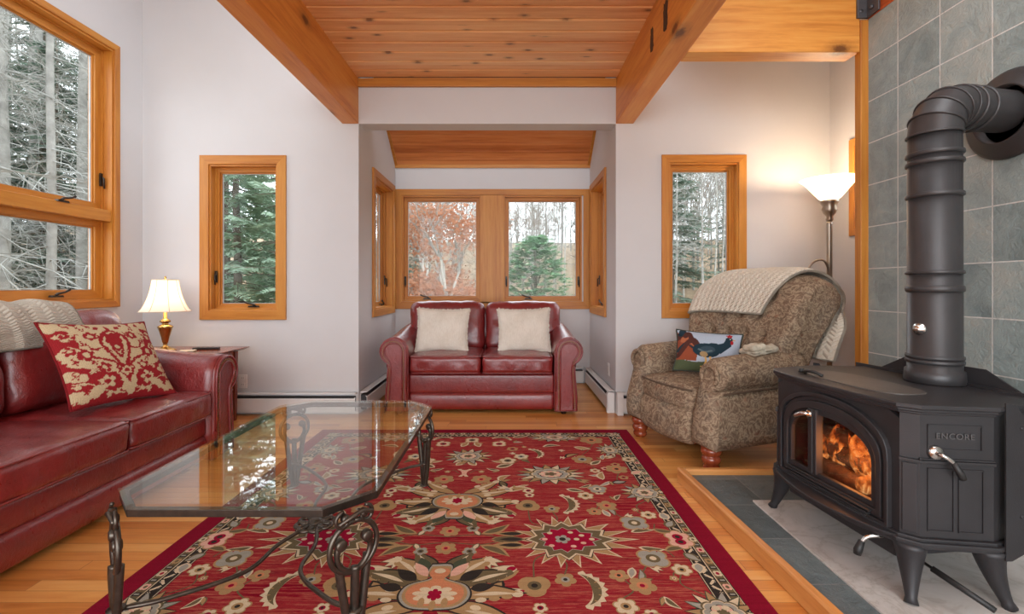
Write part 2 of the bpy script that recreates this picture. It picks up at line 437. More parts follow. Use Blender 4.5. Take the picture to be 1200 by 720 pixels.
# heavy beams
b1 = MB().box((-1.43, -2.9, 2.48), (BL, WB, 2.95)).build('ceiling_beam', M['beam_y'], bevel=0.006)
tag(b1, 'long fir ceiling beam running over the left side of the rug', 'beam', kind='structure')
m = MB().box((BR, -2.9, 2.48), (1.06, WB, 2.95))
b2 = m.build('ceiling_beam', M['beam_y'], bevel=0.006)
tag(b2, 'long fir ceiling beam over the hearth with two dark knots on its side', 'beam', kind='structure')
# open mortises / dark scorched knots on the side of that beam
def knot(yc, zc, w, h):
    mm = MB(); pts = []
    rnd = random.Random(int(yc * 100))
    for i in range(22):
        a = 2 * PI * i / 22; r = 1 + rnd.uniform(-.28, .2)
        c_, s_ = math.cos(a), math.sin(a)
        pts.append((yc + w * r * math.copysign(abs(c_) ** .5, c_), zc + h * r * math.copysign(abs(s_) ** .6, s_)))
    mm.prism(pts, 0.003, 'yz', BR - 0.0025); return mm
kd = plain('dark_knot', lin(70, 40, 22), 0.7, var=.4)
for (yy, zz, w_, h_) in ((2.745, 2.67, .042, .082), (3.005, 2.665, .032, .074)):
    knot(yy, zz, w_, h_).build('dark_knot', kd, b2)
cb = MB().box((1.06, 2.80, 2.48), (2.085, 2.925, 3.10)).build('cross_beam', M['beam_x'], bevel=0.006)
tag(cb, 'short knotty pine cross beam between the long beam and the slate wall', 'beam', kind='structure')
br = thing('beam_bracket', 'dark steel corner bracket bolted where cross beam meets slate wall', 'bracket', (2.126, 2.80, 2.676))
steel = plain('bracket_steel', lin(96, 96, 100), 0.5, metal=0.5)
MB().box((-0.066, -0.014, 0), (0.0, 0.0, 0.22)).box((-0.012, -0.10, 0), (0.0, 0.0, 0.22)).build('plate', steel, br, bevel=0.002)
for zz in (0.04, 0.13):
    MB().lathe([(0.013, 0), (0.013, 0.008), (0.009, 0.014), (0, 0.014)], (-0.045, -0.016, zz), 6, 'y').xform(Matrix.Identity(4)).build('bolt', steel, br)
    MB().lathe([(0.0, -0.014), (0.009, -0.014), (0.013, -0.008), (0.013, 0.0)], (-0.012, -0.055, zz), 6, 'x').build('bolt', steel, br)
# sloping board ceiling of the alcove
sl = (2.73 - 2.45) / (5.33 - 4.95)
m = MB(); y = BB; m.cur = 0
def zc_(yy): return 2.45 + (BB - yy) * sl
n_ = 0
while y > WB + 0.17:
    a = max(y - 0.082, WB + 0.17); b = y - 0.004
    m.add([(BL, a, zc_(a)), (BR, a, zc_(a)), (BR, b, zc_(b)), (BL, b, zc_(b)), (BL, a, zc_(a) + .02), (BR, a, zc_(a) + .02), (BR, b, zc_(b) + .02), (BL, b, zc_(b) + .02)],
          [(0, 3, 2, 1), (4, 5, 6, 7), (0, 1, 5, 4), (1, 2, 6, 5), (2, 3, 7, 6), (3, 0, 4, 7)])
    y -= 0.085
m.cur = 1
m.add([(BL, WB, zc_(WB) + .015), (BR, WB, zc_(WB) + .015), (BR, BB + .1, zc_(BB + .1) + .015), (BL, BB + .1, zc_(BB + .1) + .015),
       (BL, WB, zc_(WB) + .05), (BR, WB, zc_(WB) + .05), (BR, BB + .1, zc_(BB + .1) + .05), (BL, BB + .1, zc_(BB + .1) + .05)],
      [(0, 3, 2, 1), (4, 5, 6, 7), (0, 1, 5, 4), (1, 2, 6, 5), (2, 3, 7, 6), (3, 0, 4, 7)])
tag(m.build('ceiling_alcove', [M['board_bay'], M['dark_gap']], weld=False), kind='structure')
m = MB()
for x0, x1 in ((BL, BL + 0.03), (BR - 0.03, BR)):
    a, b = WB + 0.17, BB
    m.add([(x0, a, zc_(a) - .012), (x1, a, zc_(a) - .012), (x1, b, zc_(b) - .012), (x0, b, zc_(b) - .012), (x0, a, zc_(a)), (x1, a, zc_(a)), (x1, b, zc_(b)), (x0, b, zc_(b))],
          [(0, 3, 2, 1), (4, 5, 6, 7), (0, 1, 5, 4), (1, 2, 6, 5), (2, 3, 7, 6), (3, 0, 4, 7)])
m.box((BL, BB - 0.02, 2.43), (BR, BB, 2.475))
tag(m.build('trim_4', M['fir_x']), kind='structure')

# ------------------------------------------------------------------ windows
def frame(m, x0, x1, z0, z1, w, y0, y1, mats=(0, 1)):
    """four mitred boards round an opening; upright boards take mats[1]"""
    o = [(x0, z0), (x1, z0), (x1, z1), (x0, z1)]; i = [(x0 + w, z0 + w), (x1 - w, z0 + w), (x1 - w, z1 - w), (x0 + w, z1 - w)]
    for k in range(4):
        j = (k + 1) % 4; m.cur = mats[k % 2]
        m.prism([o[k], o[j], i[j], i[k]], y1 - y0, 'xz', y0)
    return m
def crank(parent, x, z, y, flip=1, up=0.035):
    m = MB(); m.prism([(x - .045, z), (x + .045, z), (x + .038, z + .014), (x - .038, z + .014)], 0.03, 'xz', y - 0.03)
    m.tube([(x + flip * .02, y - .03, z + .012), (x + flip * .01, y - .04, z + .026), (x - flip * .04, y - .042, z + .022 + up * .4), (x - flip * .075, y - .042, z + .018 + up)], [.009, .009, .007, .009], 8)
    m.build('crank_handle', M['bronze'], parent)
def lever(parent, x, z, y, s=1):
    m = MB(); m.box((x - .010, y - .012, z - .05), (x + .010, y, z + .05))
    m.tube([(x, y - .012, z + .02), (x + s * .002, y - .026, z + .01), (x + s * .004, y - .028, z - .07)], [.007, .007, .006], 6)
    m.build('lock_lever', M['bronze'], parent)
def window(name, loc, rz, w, h, c, d=0.11, sash=0.045, rail=None, cr=None, lv=None, casing=True, inset=0.0):
    r = thing(name, None, None, loc, rz); r['kind'] = 'structure'
    mats = [M['fir_x'], M['fir_z']]
    if casing:
        frame(MB(), 0, w, 0, h, c, -0.019, 0.0).build('casing', mats, r, bevel=0.003)
    j = frame(MB(), c - .004, w - c + .004, c - .004, h - c + .004, 0.018, -0.004, d)
    frame(j, c + .014, w - c - .014, c + .014, h - c - .014, 0.012, d * 0.45, d)
    j.build('jamb', mats, r)
    x0, x1, z0, z1 = c + .016, w - c - .016, c + .016, h - c - .016
    spans = [(z0, z1)] if rail is None else [(z0, rail - .03), (rail + .03, z1)]
    if rail is not None:
        m = MB(); m.box((x0 - .002, 0.0, rail - .045), (x1 + .002, d, rail + .045)); m.build('mid_rail', M['fir_x'], r, bevel=.004)
    for q, (a, b) in enumerate(spans):
        s_ = frame(MB(), x0, x1, a, b, sash, d - .06, d - .005)
        frame(s_, x0 + sash, x1 - sash, a + sash, b - sash, .010, d - .045, d - .02)
        so = s_.build('sash', mats, r, bevel=.002)
        m = frame(MB(), x0 + sash + .008, x1 - sash - .008, a + sash + .008, b - sash - .008, .006, d - .036, d - .022, (0, 0))
        m.build('spacer', M['spacer'], so)
        MB().box((x0 + sash + .006, d - .032, a + sash + .006), (x1 - sash - .006, d - .027, b - sash - .006)).build('pane', M['pane'], so, weld=False)
    for c_ in (cr or []): crank(r, *c_)
    for l_ in (lv or []): lever(r, *l_)
    return r
W2h = W2[3]
window('window_1', (LX, W1[0], W1[2]), PI / 2, W1[1], W1[3], W1[4], d=0.135, sash=0.06, rail=0.715,
       cr=[(W1[1] - .47, 0.755, 0.02, -1), (W1[1] - .47, 0.085, 0.06, -1)], lv=[(W1[1] - .085, 1.0, 0.07)])
window('window_2', (W2[0], WB, W2[2]), 0, W2[1], W2[3], W2[4], d=0.125, sash=0.032, cr=[(.43, .105, .06, 1)], lv=[(W2[4] + .028, .37, .05)])
window('window_3', (W3[0], WB, W3[2]), 0, W3[1], W3[3], W3[4], d=0.125, sash=0.032, cr=[(.31, .095, .06, -1, .07)], lv=[(W3[1] - W3[4] - .028, .30, .05)])
# pair at the far side of the alcove, joined by one wide board
window('window_4', (-1.235, BB, 0.905), 0, 0.93, 1.23, 0.02, d=0.10, sash=0.03, lv=[(0.05, .25, .04)], cr=[(.3, .04, .04)], casing=False)
window('window_5', (-0.085, BB, 0.905), 0, 0.92, 1.23, 0.02, d=0.10, sash=0.03, lv=[(0.05, .25, .04), (0.87, .25, .04)], cr=[(.3, .04, .04)], casing=False)
m = MB(); m.cur = 0
m.prism([(BL, .835), (BR, .835), (BR - .075, .92), (BL + .075, .92)], .02, 'xz', BB - .02)
m.prism([(BL, 2.19), (BR, 2.19), (BR - .075, 2.12), (BL + .075, 2.12)], .02, 'xz', BB - .02)
m.cur = 1
m.prism([(BL, .835), (BL + .075, .92), (BL + .075, 2.12), (BL, 2.19)], .02, 'xz', BB - .02)
m.prism([(BR, .835), (BR - .075, .92), (BR - .075, 2.12), (BR, 2.19)], .02, 'xz', BB - .02)
m.box((-.335, BB - .02, .9), (-.06, BB, 2.13))
tag(m.build('trim_5', [M['fir_x'], M['fir_z']], bevel=.003), kind='structure')
window('window_6', (BL, W6[0], W6[2]), PI / 2, W6[1], W6[3], W6[4], d=0.155, sash=0.03, cr=[(.6, .09, .09)], lv=[(W6[1] - .10, .36, .08)])
window('window_7', (BR, W6[0] + W6[1], W6[2]), -PI / 2, W6[1], W6[3], W6[4], d=0.155, sash=0.03, cr=[(.3, .09, .09)], lv=[(.10, .36, .08)])
window('window_8', (RX, W8[0] + W8[1], W8[2]), -PI / 2, W8[1], W8[3], W8[4], d=0.125, sash=0.035)

# ------------------------------------------------------------------ baseboard heaters, outlets
heatdark = plain('heater_slot', lin(44, 44, 46), 0.6)
def heater(label, loc, rz, L, end_a=True, end_b=True, h=0.185, d=0.066):
    r = thing('baseboard_heater', label, 'heater', loc, rz, 'white baseboard heaters along the walls')
    # local x along the wall, wall at y = 0, room at -y
    prof = [(-0.003, 0.012), (-0.014, h), (-d + .004, h - .004), (-d, h - .02), (-d, h - .028)]
    m = MB(); m.prism([(-.003, .0), (-.008, 0), (-.008, h), (-.003, h)], L, 'yz', 0)
    m.prism([(-.003, h), (-d + .012, h), (-d + .004, h - .008), (-.003, h - .012)], L, 'yz', 0)
    m.prism([(-d, .028), (-d, h - .048), (-d + .012, h - .036), (-d + .014, h - .04), (-d + .004, h - .05), (-d + .004, .028)], L, 'yz', 0)
    m.build('cover', M['white_trim'], r)
    MB().box((0.01, -d + .006, .03), (L - .01, -.009, h - .03)).build('fin_element', heatdark, r)
    for on, x in ((end_a, 0), (end_b, L - .05)):
        if on:
            MB().prism([(-.003, 0), (-d - .004, 0), (-d - .004, h - .03), (-d + .012, h + .004), (-.003, h + .004)], .05, 'yz', x).build('end_cap', M['white_trim'], r, bevel=.002)
    return r
heater('white baseboard heater on the far wall under the left small window', (LX + 0.02, WB - .001, 0), 0, BL - LX - 0.03, True, False)
heater('white baseboard heater along the left side of the sofa alcove', (BL + .001, WB + .02, 0), PI / 2, BB - WB - .1, False, False)
heater('white baseboard heater along the alcove side nearest the recliner', (BR - .001, BB - .075, 0), -PI / 2, BB - WB - .09, False, True)
heater('white baseboard heater behind the two-seat sofa under the paired windows', (BL + .08, BB - .001, 0), 0, BR - BL - .16, False, False)
heater('white baseboard heater on the far wall behind the recliner', (BR + .0, WB - .001, 0), 0, RX - BR - .02, True, True)
def outlet(label, loc, rz):
    r = thing('wall_outlet', label, 'outlet', loc, rz)
    MB().rbox((0, -.003, 0), (.074, .006, .118), .003, 2).build('plate', M['white_trim'], r)
    for z in (-.028, .028):
        m = MB(); m.rbox((0, -.0066, z), (.034, .003, .03), .0014, 2)
        o = m.build('socket', M['white_trim'], r)
        MB().box((-.008, -.0086, z - .004), (-.006, -.0075, z + .008)).box((.006, -.0086, z - .004), (.008, -.0075, z + .008)).build('slot', heatdark, o)
outlet('white wall outlet above the heater beside the side table', (P(285, 0, WB)[0], WB - .001, H - (447 - CY) / F * WB), 0)
outlet('white wall outlet on the alcove side wall near the recliner', (BR - .001, 4.31, .33), -PI / 2)
# ------------------------------------------------------------------ seating: rolled-arm leather sofas
def leather(name, base, dark, light):
    t = NT(name, 0.34)
    v = t.coord()
    n1 = t.noise(v, 5, 4, 0.6, 0.6); n2 = t.noise(t.map((1, 1, .6)), 34, 4, 0.6, 1.2)
    c = t.ramp(n1, [(0.2, dark), (0.5, base), (0.85, light)])
    t.col(c)
    vo = t.n('TexVoronoi', {'Vector': v, 'Scale': 320.0}).outputs['Distance']
    h = t.math('MULTIPLY_ADD', vo, 0.06, t.math('MULTIPLY_ADD', n2, 0.5, t.math('MULTIPLY', n1, 0.6)))
    t.bump(h, 0.45, 0.022)
    t.l(t.ramp(n2, [(0.3, (.26,) * 3), (0.7, (.42,) * 3)]), t.b.inputs['Roughness'])
    t.b.inputs['Coat Weight'].default_value = 0.75; t.b.inputs['Coat Roughness'].default_value = 0.27
    return t.m
M['leather'] = leather('oxblood_leather', lin(124, 30, 30), lin(102, 22, 24), lin(138, 42, 40))
M['nail'] = plain('antique_brass_nail', lin(150, 112, 78), 0.35, metal=0.8)
M['foot'] = plain('dark_wood_foot', lin(48, 26, 18), 0.4)
def wrinkle(amp, k=9.0, seed=0.0):
    def f(w, u):
        e = (1 - abs(u.x) ** 6)
        d = noise.noise(Vector((w.x * k + seed, w.y * k, w.z * k))) * amp + noise.noise(Vector((w.x * k * 3 + seed, w.y * k * 1.2, w.z * k * 1.5))) * amp * 0.55
        nrm = Vector((u.x ** 5, u.y ** 5, u.z ** 5))
        if nrm.length > 1e-6: nrm.normalize()
        return w + nrm * d
    return f
def roll_profile(out, top=0.0):
    """arm front outline seen from the front; x grows outward from the inner face; ends at floor clearance"""
    # inner face x=0; column out to ~.165, roll centre (.115,.545) radius .112
    c, r = (0.112, 0.536 + top), 0.120
    pts = [(-0.012, 0.03), (-0.012, 0.20), (-0.012, 0.36), (-0.012, 0.47 + top)]
    for i in range(17):
        a = PI * 0.97 - (PI * 1.42) * i / 16
        pts.append((c[0] + r * math.cos(a), c[1] + r * math.sin(a)))
    pts += [(0.172, 0.430 + top), (0.166, 0.400), (0.166, 0.37), (0.170, 0.30), (0.178, 0.22), (0.184, 0.14), (0.180, 0.03)]
    return [(p * out, q) for p, q in pts]
def sofa(name, label, cat, n_cush, loc, rz, group=None, cw=0.612, low=0.0):
    r = thing(name, label, cat, loc, rz, group)
    L = n_cush * cw; hx = L / 2; D = 0.93      # front at y = 0, back at y = +D; faces local -y
    lm = M['leather']
    # body: two fronted rails and the base
    m = MB(); m.rbox((0, D / 2 + .02, .255 - low / 2), (L + .02, D - .06, .17 - low), .022, 10, lambda w, u: w + Vector((0, -0.004 * (1 - u.z ** 2) if u.y < -.5 else 0, 0)))
    m.build('upper_front_rail', lm, r)
    m = MB(); m.rbox((0, D / 2 + .02, .105), (L + .02, D - .06, .155), .03, 10, lambda w, u: w + Vector((0, -0.014 * (1 - u.z ** 2) if u.y < -.5 else 0, 0)))
    m.build('lower_front_rail', lm, r)
    m = MB(); m.rbox((0, D - .12, .52), (L + .10, .20, .70), .05, 8); m.build('back_frame', lm, r)
    # seat cushions
    for i in range(n_cush):
        x = -hx + cw * (i + .5)
        wf = wrinkle(.007, 11, i * 3.1)
        m = MB(); m.rbox((x, .37, .422 - low), (cw - .006, .74, .15), .035, 22, lambda w, u: wf(w, u) + Vector((0, (-.012 * (1 - u.x ** 2) if u.y < -.5 else 0), (.022 * (1 - u.x ** 2) * (1 - min(1, abs(u.y)) ** 2) if u.z > 0 else 0))))
        so = m.build('seat_cushion', lm, r)
        m = MB()
        for zz in (.355 - low, .490 - low):
            x0, x1, y0, y1, q = x - cw / 2 + .008, x + cw / 2 - .008, .004, .73, .03
            loop = []
            for cx_, cy_, a in ((x1 - q, y0 + q, -PI / 2), (x1 - q, y1 - q, 0), (x0 + q, y1 - q, PI / 2), (x0 + q, y0 + q, PI)):
                for k in range(5): loop.append((cx_ + q * math.cos(a + PI / 2 * k / 4), cy_ + q * math.sin(a + PI / 2 * k / 4) - (.010 * max(0, 1 - ((cx_ - x) / (cw / 2)) ** 2) if cy_ < .3 else 0), zz))
            m.tube(loop, .0055, 6, closed=True)
        m.build('piping', lm, so)
    # back cushions lean back, flare a little over the arms
    for i in range(n_cush):
        x = -hx + cw * (i + .5); sgn = 0 if 0 < i < n_cush - 1 else (-1 if i == 0 else 1)
        wd = cw + (.135 if sgn else 0); xc = x + sgn * .0675
        wf = wrinkle(.010, 8, 10 + i * 5.7)
        def bf(w, u, sgn=sgn, x=x):
            w = wf(w, u)
            t = (u.z + 1) / 2
            if sgn and w.x * sgn > 0:                      # waist where the cushion meets the arm
                k = max(0, min(1, (.40 - t) / .12)); w = Vector((w.x - sgn * .115 * k * abs(u.x), w.y, w.z))
            w = Vector((w.x, w.y - .030 * (1 - u.x ** 4) * (1 - u.z ** 2) * (1 if u.y < 0 else 0), w.z - .012 * (u.x ** 2) * (1 if u.z > 0 else 0)))
            pinch = 0
            return Vector((w.x, w.y + (pinch if u.y < 0 else 0), w.z))
        m = MB(); m.rbox((0, 0, 0), (wd - .008, .20, .50), .075, 22, bf)
        m.xform(Matrix.Translation((xc, .70, .695)) @ Matrix.Rotation(math.radians(-11), 4, 'X'))
        m.build('back_cushion', lm, r)
    # arms
    for sg in (-1, 1):
        ox = sg * (hx + .014)
        prof = roll_profile(1)
        m = MB(); m.sm = True; n = len(prof); ny = 14; vs = []
        for j in range(ny + 1):
            t = j / ny; y = .012 + t * (D - .06)
            rise = .075 * (3 * t * t - 2 * t ** 3); slim = 1 - .12 * t
            for (p, q) in prof:
                qq = q + (rise * max(0, (q - .42)) / .234 if q > .42 else 0)
                vs.append((ox + sg * (.006 + p * slim), y, qq))
        fs = [(j * n + i, j * n + (i + 1) % n, (j + 1) * n + (i + 1) % n, (j + 1) * n + i) for j in range(ny) for i in range(n)]
        m.add(vs, fs); m.sm = False
        m.add(vs[:n], [list(range(n))]); m.add(vs[-n:], [list(range(n))[::-1]])
        a = m.build('arm', lm, r)
        # raised front facing panel with welt and nail heads
        ci = (0.108, 0.540)
        def inset(q): 
            cx_, cy_ = 0.09, .35
            out = []
            for i, (p, z) in enumerate(prof):
                pr = Vector(prof[i - 1]); nx_ = Vector(prof[(i + 1) % n]); tng = (nx_ - pr).normalized(); nr = Vector((tng.y, -tng.x))
                out.append((p + nr.x * q, z + nr.y * q))
            return out
        i1 = inset(.022)
        nailpath = [(.022, .05), (.022, .30), (.024, .50)] + [(.112 + .088 * math.cos(q), .536 + .088 * math.sin(q)) for q in [PI * .96 - PI * 1.30 * k / 16 for k in range(17)]] + [(.150, .44), (.142, .38), (.146, .28), (.156, .16), (.156, .05)]
        m = MB(); o2 = [(ox + sg * (.006 + p), z) for p, z in inset(.004)]; i2 = [(ox + sg * (.006 + p), z) for p, z in i1]
        vs = [(p, .012, z) for p, z in o2] + [(p, -.006, z) for p, z in [(ox + sg * (.006 + p), z) for p, z in inset(.012)]] + [(p, -.004, z) for p, z in i2]
        fs = [(k * n + i, k * n + (i + 1) % n, (k + 1) * n + (i + 1) % n, (k + 1) * n + i) for k in range(2) for i in range(n)]
        m.sm = True; m.add(vs, fs); m.sm = False
        m.add([(p, -.004, z) for p, z in i2], [list(range(n))])
        m.build('front_panel', lm, a)
        m = MB(); loop = [(ox + sg * (.006 + p), -.007, z) for p, z in inset(.012)]
        m.tube(loop[1:], .006, 6); m.build('piping', lm, a)
        m = MB(); path = [Vector((ox + sg * (.006 + p), -.006, z)) for p, z in nailpath]
        mw = MB(); mw.tube([Vector((ox + sg * (.006 + p), -.006, z)) for p, z in [(.034, .05), (.034, .30), (.036, .50)] + [(.112 + .074 * math.cos(q), .536 + .074 * math.sin(q)) for q in [PI * .96 - PI * 1.25 * k / 16 for k in range(17)]] + [(.138, .44), (.130, .38), (.134, .28), (.144, .16), (.144, .05)]], .0065, 6); mw.build('inner_welt', lm, a)
        d = 0.0; nxt = 0.0
        for i in range(len(path) - 1):
            seg = (path[i + 1] - path[i]).length
            while nxt <= d + seg:
                c = path[i].lerp(path[i + 1], (nxt - d) / max(seg, 1e-6)); m.rbox(c, (.011, .008, .011), .0045, 2); nxt += .0155
            d += seg
        m.build('nailhead_trim', M['nail'], a)
    for sx in (-1, 1):
        for y in (.06, D - .08):
            MB().lathe([(.020, 0), (.026, .02), (.028, .04)], (sx * (hx + .09), y, 0), 12).build('foot', M['foot'], r)
    return r
loveseat = sofa('loveseat', 'small two-seat oxblood leather sofa in the window alcove', 'sofa', 2, (-.238, 3.975, 0), 0)
sofa_l = sofa('sofa', 'long oxblood leather sofa under the tall window beside the glass table', 'sofa', 3, (-1.80, 1.945, 0), PI / 2, low=.048)

# ------------------------------------------------------------------ cushions
def pillow_pts(w, h, t, nu, nv, ears=.04):
    def f(u, v, s):
        x, y = 2 * u - 1, 2 * v - 1
        k = ((1 - abs(x) ** 2.6) * (1 - abs(y) ** 2.6)) ** .55
        e = 1 + ears * (abs(x) * abs(y)) ** 3 - .035 * (1 - abs(y) ** 2) * abs(x) ** 4 * 0
        px = x * w / 2 * (e - .045 * (1 - y * y) * abs(x) ** 3); pz = y * h / 2 * (e - .045 * (1 - x * x) * abs(y) ** 3)
        return px, s * t / 2 * k * (1 + .10 * nz(px * 7 + s * 3, pz * 7)), pz
    return f
def throw_pillow(name, label, w, h, t, mat, M4, edge=None, paint=None, nu=60, nv=50, group=None, fringe=None):
    f = pillow_pts(w, h, t, nu, nv)
    m = MB(); m.grid(lambda u, v: f(u, v, -1), nu, nv); nfront = len(m.v)
    if paint is not None: m.cur = 0
    m.cur = 1 if paint is not None else 0
    m.grid(lambda u, v: f(u, v, 1), nu, nv)
    cols = None
    if paint is not None:
        uv = [(i / nu, j / nv) for j in range(nv + 1) for i in range(nu + 1)]
        c1 = paint(uv); cols = np.vstack([c1, c1])
    r = thing(name, label, 'cushion', group=group)
    o = m.build('cover', [mat] + ([edge] if paint is not None else []), r, weld=False, colors=cols)
    if edge is not None:
        m = MB(); loop = []
        for i in range(40): loop.append(f(i / 40, 0, 1))
        for i in range(40): loop.append(f(1, i / 40, 1))
        for i in range(40): loop.append(f(1 - i / 40, 1, 1))
        for i in range(40): loop.append(f(0, 1 - i / 40, 1))
        m.tube(loop, .006, 6, closed=True); m.build('edge_welt', edge, r)
    if fringe:
        m = MB(); rnd = random.Random(5)
        for q in range(4):
            for i in range(90):
                a = i / 90
                p = Vector(f(*[(a, 0), (1, a), (1 - a, 1), (0, 1 - a)][q], 1))
                dr = Vector(((0, 0, -1), (1, 0, 0), (0, 0, 1), (-1, 0, 0))[q])
                e = p + dr * rnd.uniform(.008, .014) + Vector((rnd.uniform(-.004, .004), rnd.uniform(-.004, .004), rnd.uniform(-.004, .004)))
                m.tube([p, e], [.0035, .002], 4, cap=False)
        m.build('fringe', fringe, r)
    r.matrix_world = M4
    return r
def leaning(x, y, z, rz, lean, roll=0.0):
    """pillow standing on its lower edge at x, y, z; face towards -y turned by rz, leaning back"""
    return Matrix.Translation((x, y, z)) @ Matrix.Rotation(rz, 4, 'Z') @ Matrix.Rotation(-lean, 4, 'X') @ Matrix.Rotation(roll, 4, 'Y')
def cream():
    t = NT('cream_chenille', 0.9, spec=0.1)
    v = t.coord()
    n1 = t.n('TexNoise', {'Vector': t.map((1, 1, .12)), 'Scale': 260.0, 'Detail': 3.0}).outputs[0]
    n2 = t.noise(v, 9, 3)
    t.col(t.ramp(t.math('MULTIPLY_ADD', n1, .5, t.math('MULTIPLY', n2, .5)), [(0.3, lin(206, 194, 178)), (.7, lin(232, 224, 212))]))
    t.bump(n1, .5, .004); return t.m
M['cream'] = cream()
for x, lab, rl in ((-.238 - .372, 'cream cushion on the left half of the two-seat sofa', .02), (-.238 + .372, 'cream cushion on the right half of the two-seat sofa', -.02)):
    throw_pillow('throw_pillow', lab, .46, .385, .13, M['cream'], leaning(x, 4.30, .690, 0, .26, rl), edge=None, fringe=M['cream'])

# painted-on woven patterns: polygons in the unit square, evaluated on the cover's own grid
class Paint:
    def __init__(s, bg, jag=0.0): s.bg = bg; s.ops = []; s.jag = jag
    def poly(s, pts, c): s.ops.append(('p', np.array(pts, float), c)); return s
    def ell(s, x, y, rx, ry, c, a=0.0):
        return s.poly([(x + rx * math.cos(t) * math.cos(a) - ry * math.sin(t) * math.sin(a), y + rx * math.cos(t) * math.sin(a) + ry * math.sin(t) * math.cos(a)) for t in [2 * PI * k / 28 for k in range(28)]], c)
    def line(s, pts, w, c):
        pts = smooth_path([(p[0], p[1], 0) for p in pts], 6)
        for a, b in zip(pts[:-1], pts[1:]):
            d = (b - a); n = Vector((-d.y, d.x, 0))
            if n.length < 1e-9: continue
            n = n.normalized() * w; s.poly([(a + n)[:2], (b + n)[:2], (b - n)[:2], (a - n)[:2]], c)
            s.ell(b.x, b.y, w, w, c)
        return s
    def flower(s, x, y, r, n, c, c2, k=.55):
        for i in range(n):
            a = 2 * PI * i / n + .4; s.ell(x + r * .62 * math.cos(a), y + r * .62 * math.sin(a), r * .42, r * .34, c, a)
        s.ell(x, y, r * .4, r * .4, c2); return s
    def __call__(s, uv):
        q = np.array(uv); out = np.tile(np.array(s.bg), (len(q), 1))
        if s.jag:
            q = q + np.array([(nz(a * 26, b * 26) + .6 * nz(a * 60, b * 60, 2), nz(a * 26 + 9, b * 26, 4) + .6 * nz(a * 60, b * 60, 7)) for a, b in uv]) * s.jag
        X, Y = q[:, 0], q[:, 1]
        for _, p, c in s.ops:
            lo, hi = p.min(0), p.max(0)
            idx = np.nonzero((X >= lo[0]) & (X <= hi[0]) & (Y >= lo[1]) & (Y <= hi[1]))[0]
            if not len(idx): continue
            x, y = X[idx], Y[idx]; ins = np.zeros(len(idx), bool); n = len(p); j = n - 1
            for i in range(n):
                (xi, yi), (xj, yj) = p[i], p[j]
                if yi != yj: ins ^= ((yi > y) != (yj > y)) & (x < (xj - xi) * (y - yi) / (yj - yi) + xi)
                j = i
            out[idx[ins]] = c
        return out
def paint_mat(name, weave=160, rough=.9):
    t = NT(name, rough, spec=.1)
    a = t.n('Attribute', attribute_name='Paint').outputs['Color']
    uvv = t.coord('UV')
    w = t.n('TexWave', {'Vector': uvv, 'Scale': weave / 6.0, 'Distortion': 1.0}, bands_direction='X').outputs['Color']
    n = t.noise(uvv, 90, 3)
    k = t.ramp(n, [(.3, (.78,) * 3), (.7, (1.06,) * 3)])
    t.col(t.mix(1.0, a, k, 'MULTIPLY')); t.bump(w, .35, .003); return t.m
RED, SAND = lin(150, 38, 42), lin(198, 176, 140)
pt = Paint(RED, .016)
def blobs(p, path, r0, r1, n, c, seed):
    rnd = random.Random(seed); q = smooth_path([(a, b, 0) for a, b in path], 8)
    for i in range(n):
        k = q[int(i / n * (len(q) - 1))]; r = r0 + (r1 - r0) * i / n
        p.ell(k.x + rnd.uniform(-.012, .012), k.y + rnd.uniform(-.012, .012), r * rnd.uniform(.8, 1.25), r * rnd.uniform(.8, 1.2), c)
# a broad sand-coloured tree with scalloped crown, red scrolls and buds inside it
for sx in (-1, 1):
    X = lambda u: .5 + sx * (u - .5)
    blobs(pt, [(X(.5), .10), (X(.52), .28), (X(.66), .40), (X(.84), .46), (X(.93), .60)], .055, .085, 34, SAND, 3)
    blobs(pt, [(X(.56), .42), (X(.70), .66), (X(.66), .86), (X(.5), .93)], .11, .10, 30, SAND, 5)
    blobs(pt, [(X(.96), .92), (X(.84), .94), (X(.80), .84)], .055, .04, 16, SAND, 9)
    blobs(pt, [(X(.98), .10), (X(.86), .08), (X(.76), .16)], .055, .035, 16, SAND, 11)
    blobs(pt, [(X(.97), .34), (X(.88), .26)], .05, .04, 8, SAND, 12)
    pt.flower(X(.70), .20, .075, 5, SAND, RED)
    pt.flower(X(.30 + .0), .20, .0, 5, SAND, RED) if False else None
for sx in (-1, 1):
    X = lambda u: .5 + sx * (u - .5)
    pt.line([(X(.5), .16), (X(.55), .36), (X(.68), .46), (X(.86), .52)], .014, RED)
    pt.line([(X(.5), .32), (X(.58), .48), (X(.63), .66), (X(.56), .80), (X(.5), .84)], .016, RED)
    pt.line([(X(.5), .46), (X(.55), .58), (X(.54), .68), (X(.5), .74)], .012, RED)
    pt.flower(X(.80), .53, .075, 6, RED, SAND); pt.flower(X(.69), .36, .06, 5, RED, SAND)
    pt.flower(X(.70), .76, .06, 6, RED, SAND); pt.flower(X(.91), .60, .05, 5, RED, SAND)
    pt.line([(X(.62), .60), (X(.72), .58), (X(.76), .66)], .010, RED)
    pt.ell(X(.60), .88, .03, .02, RED, .6)
rj = random.Random(8)
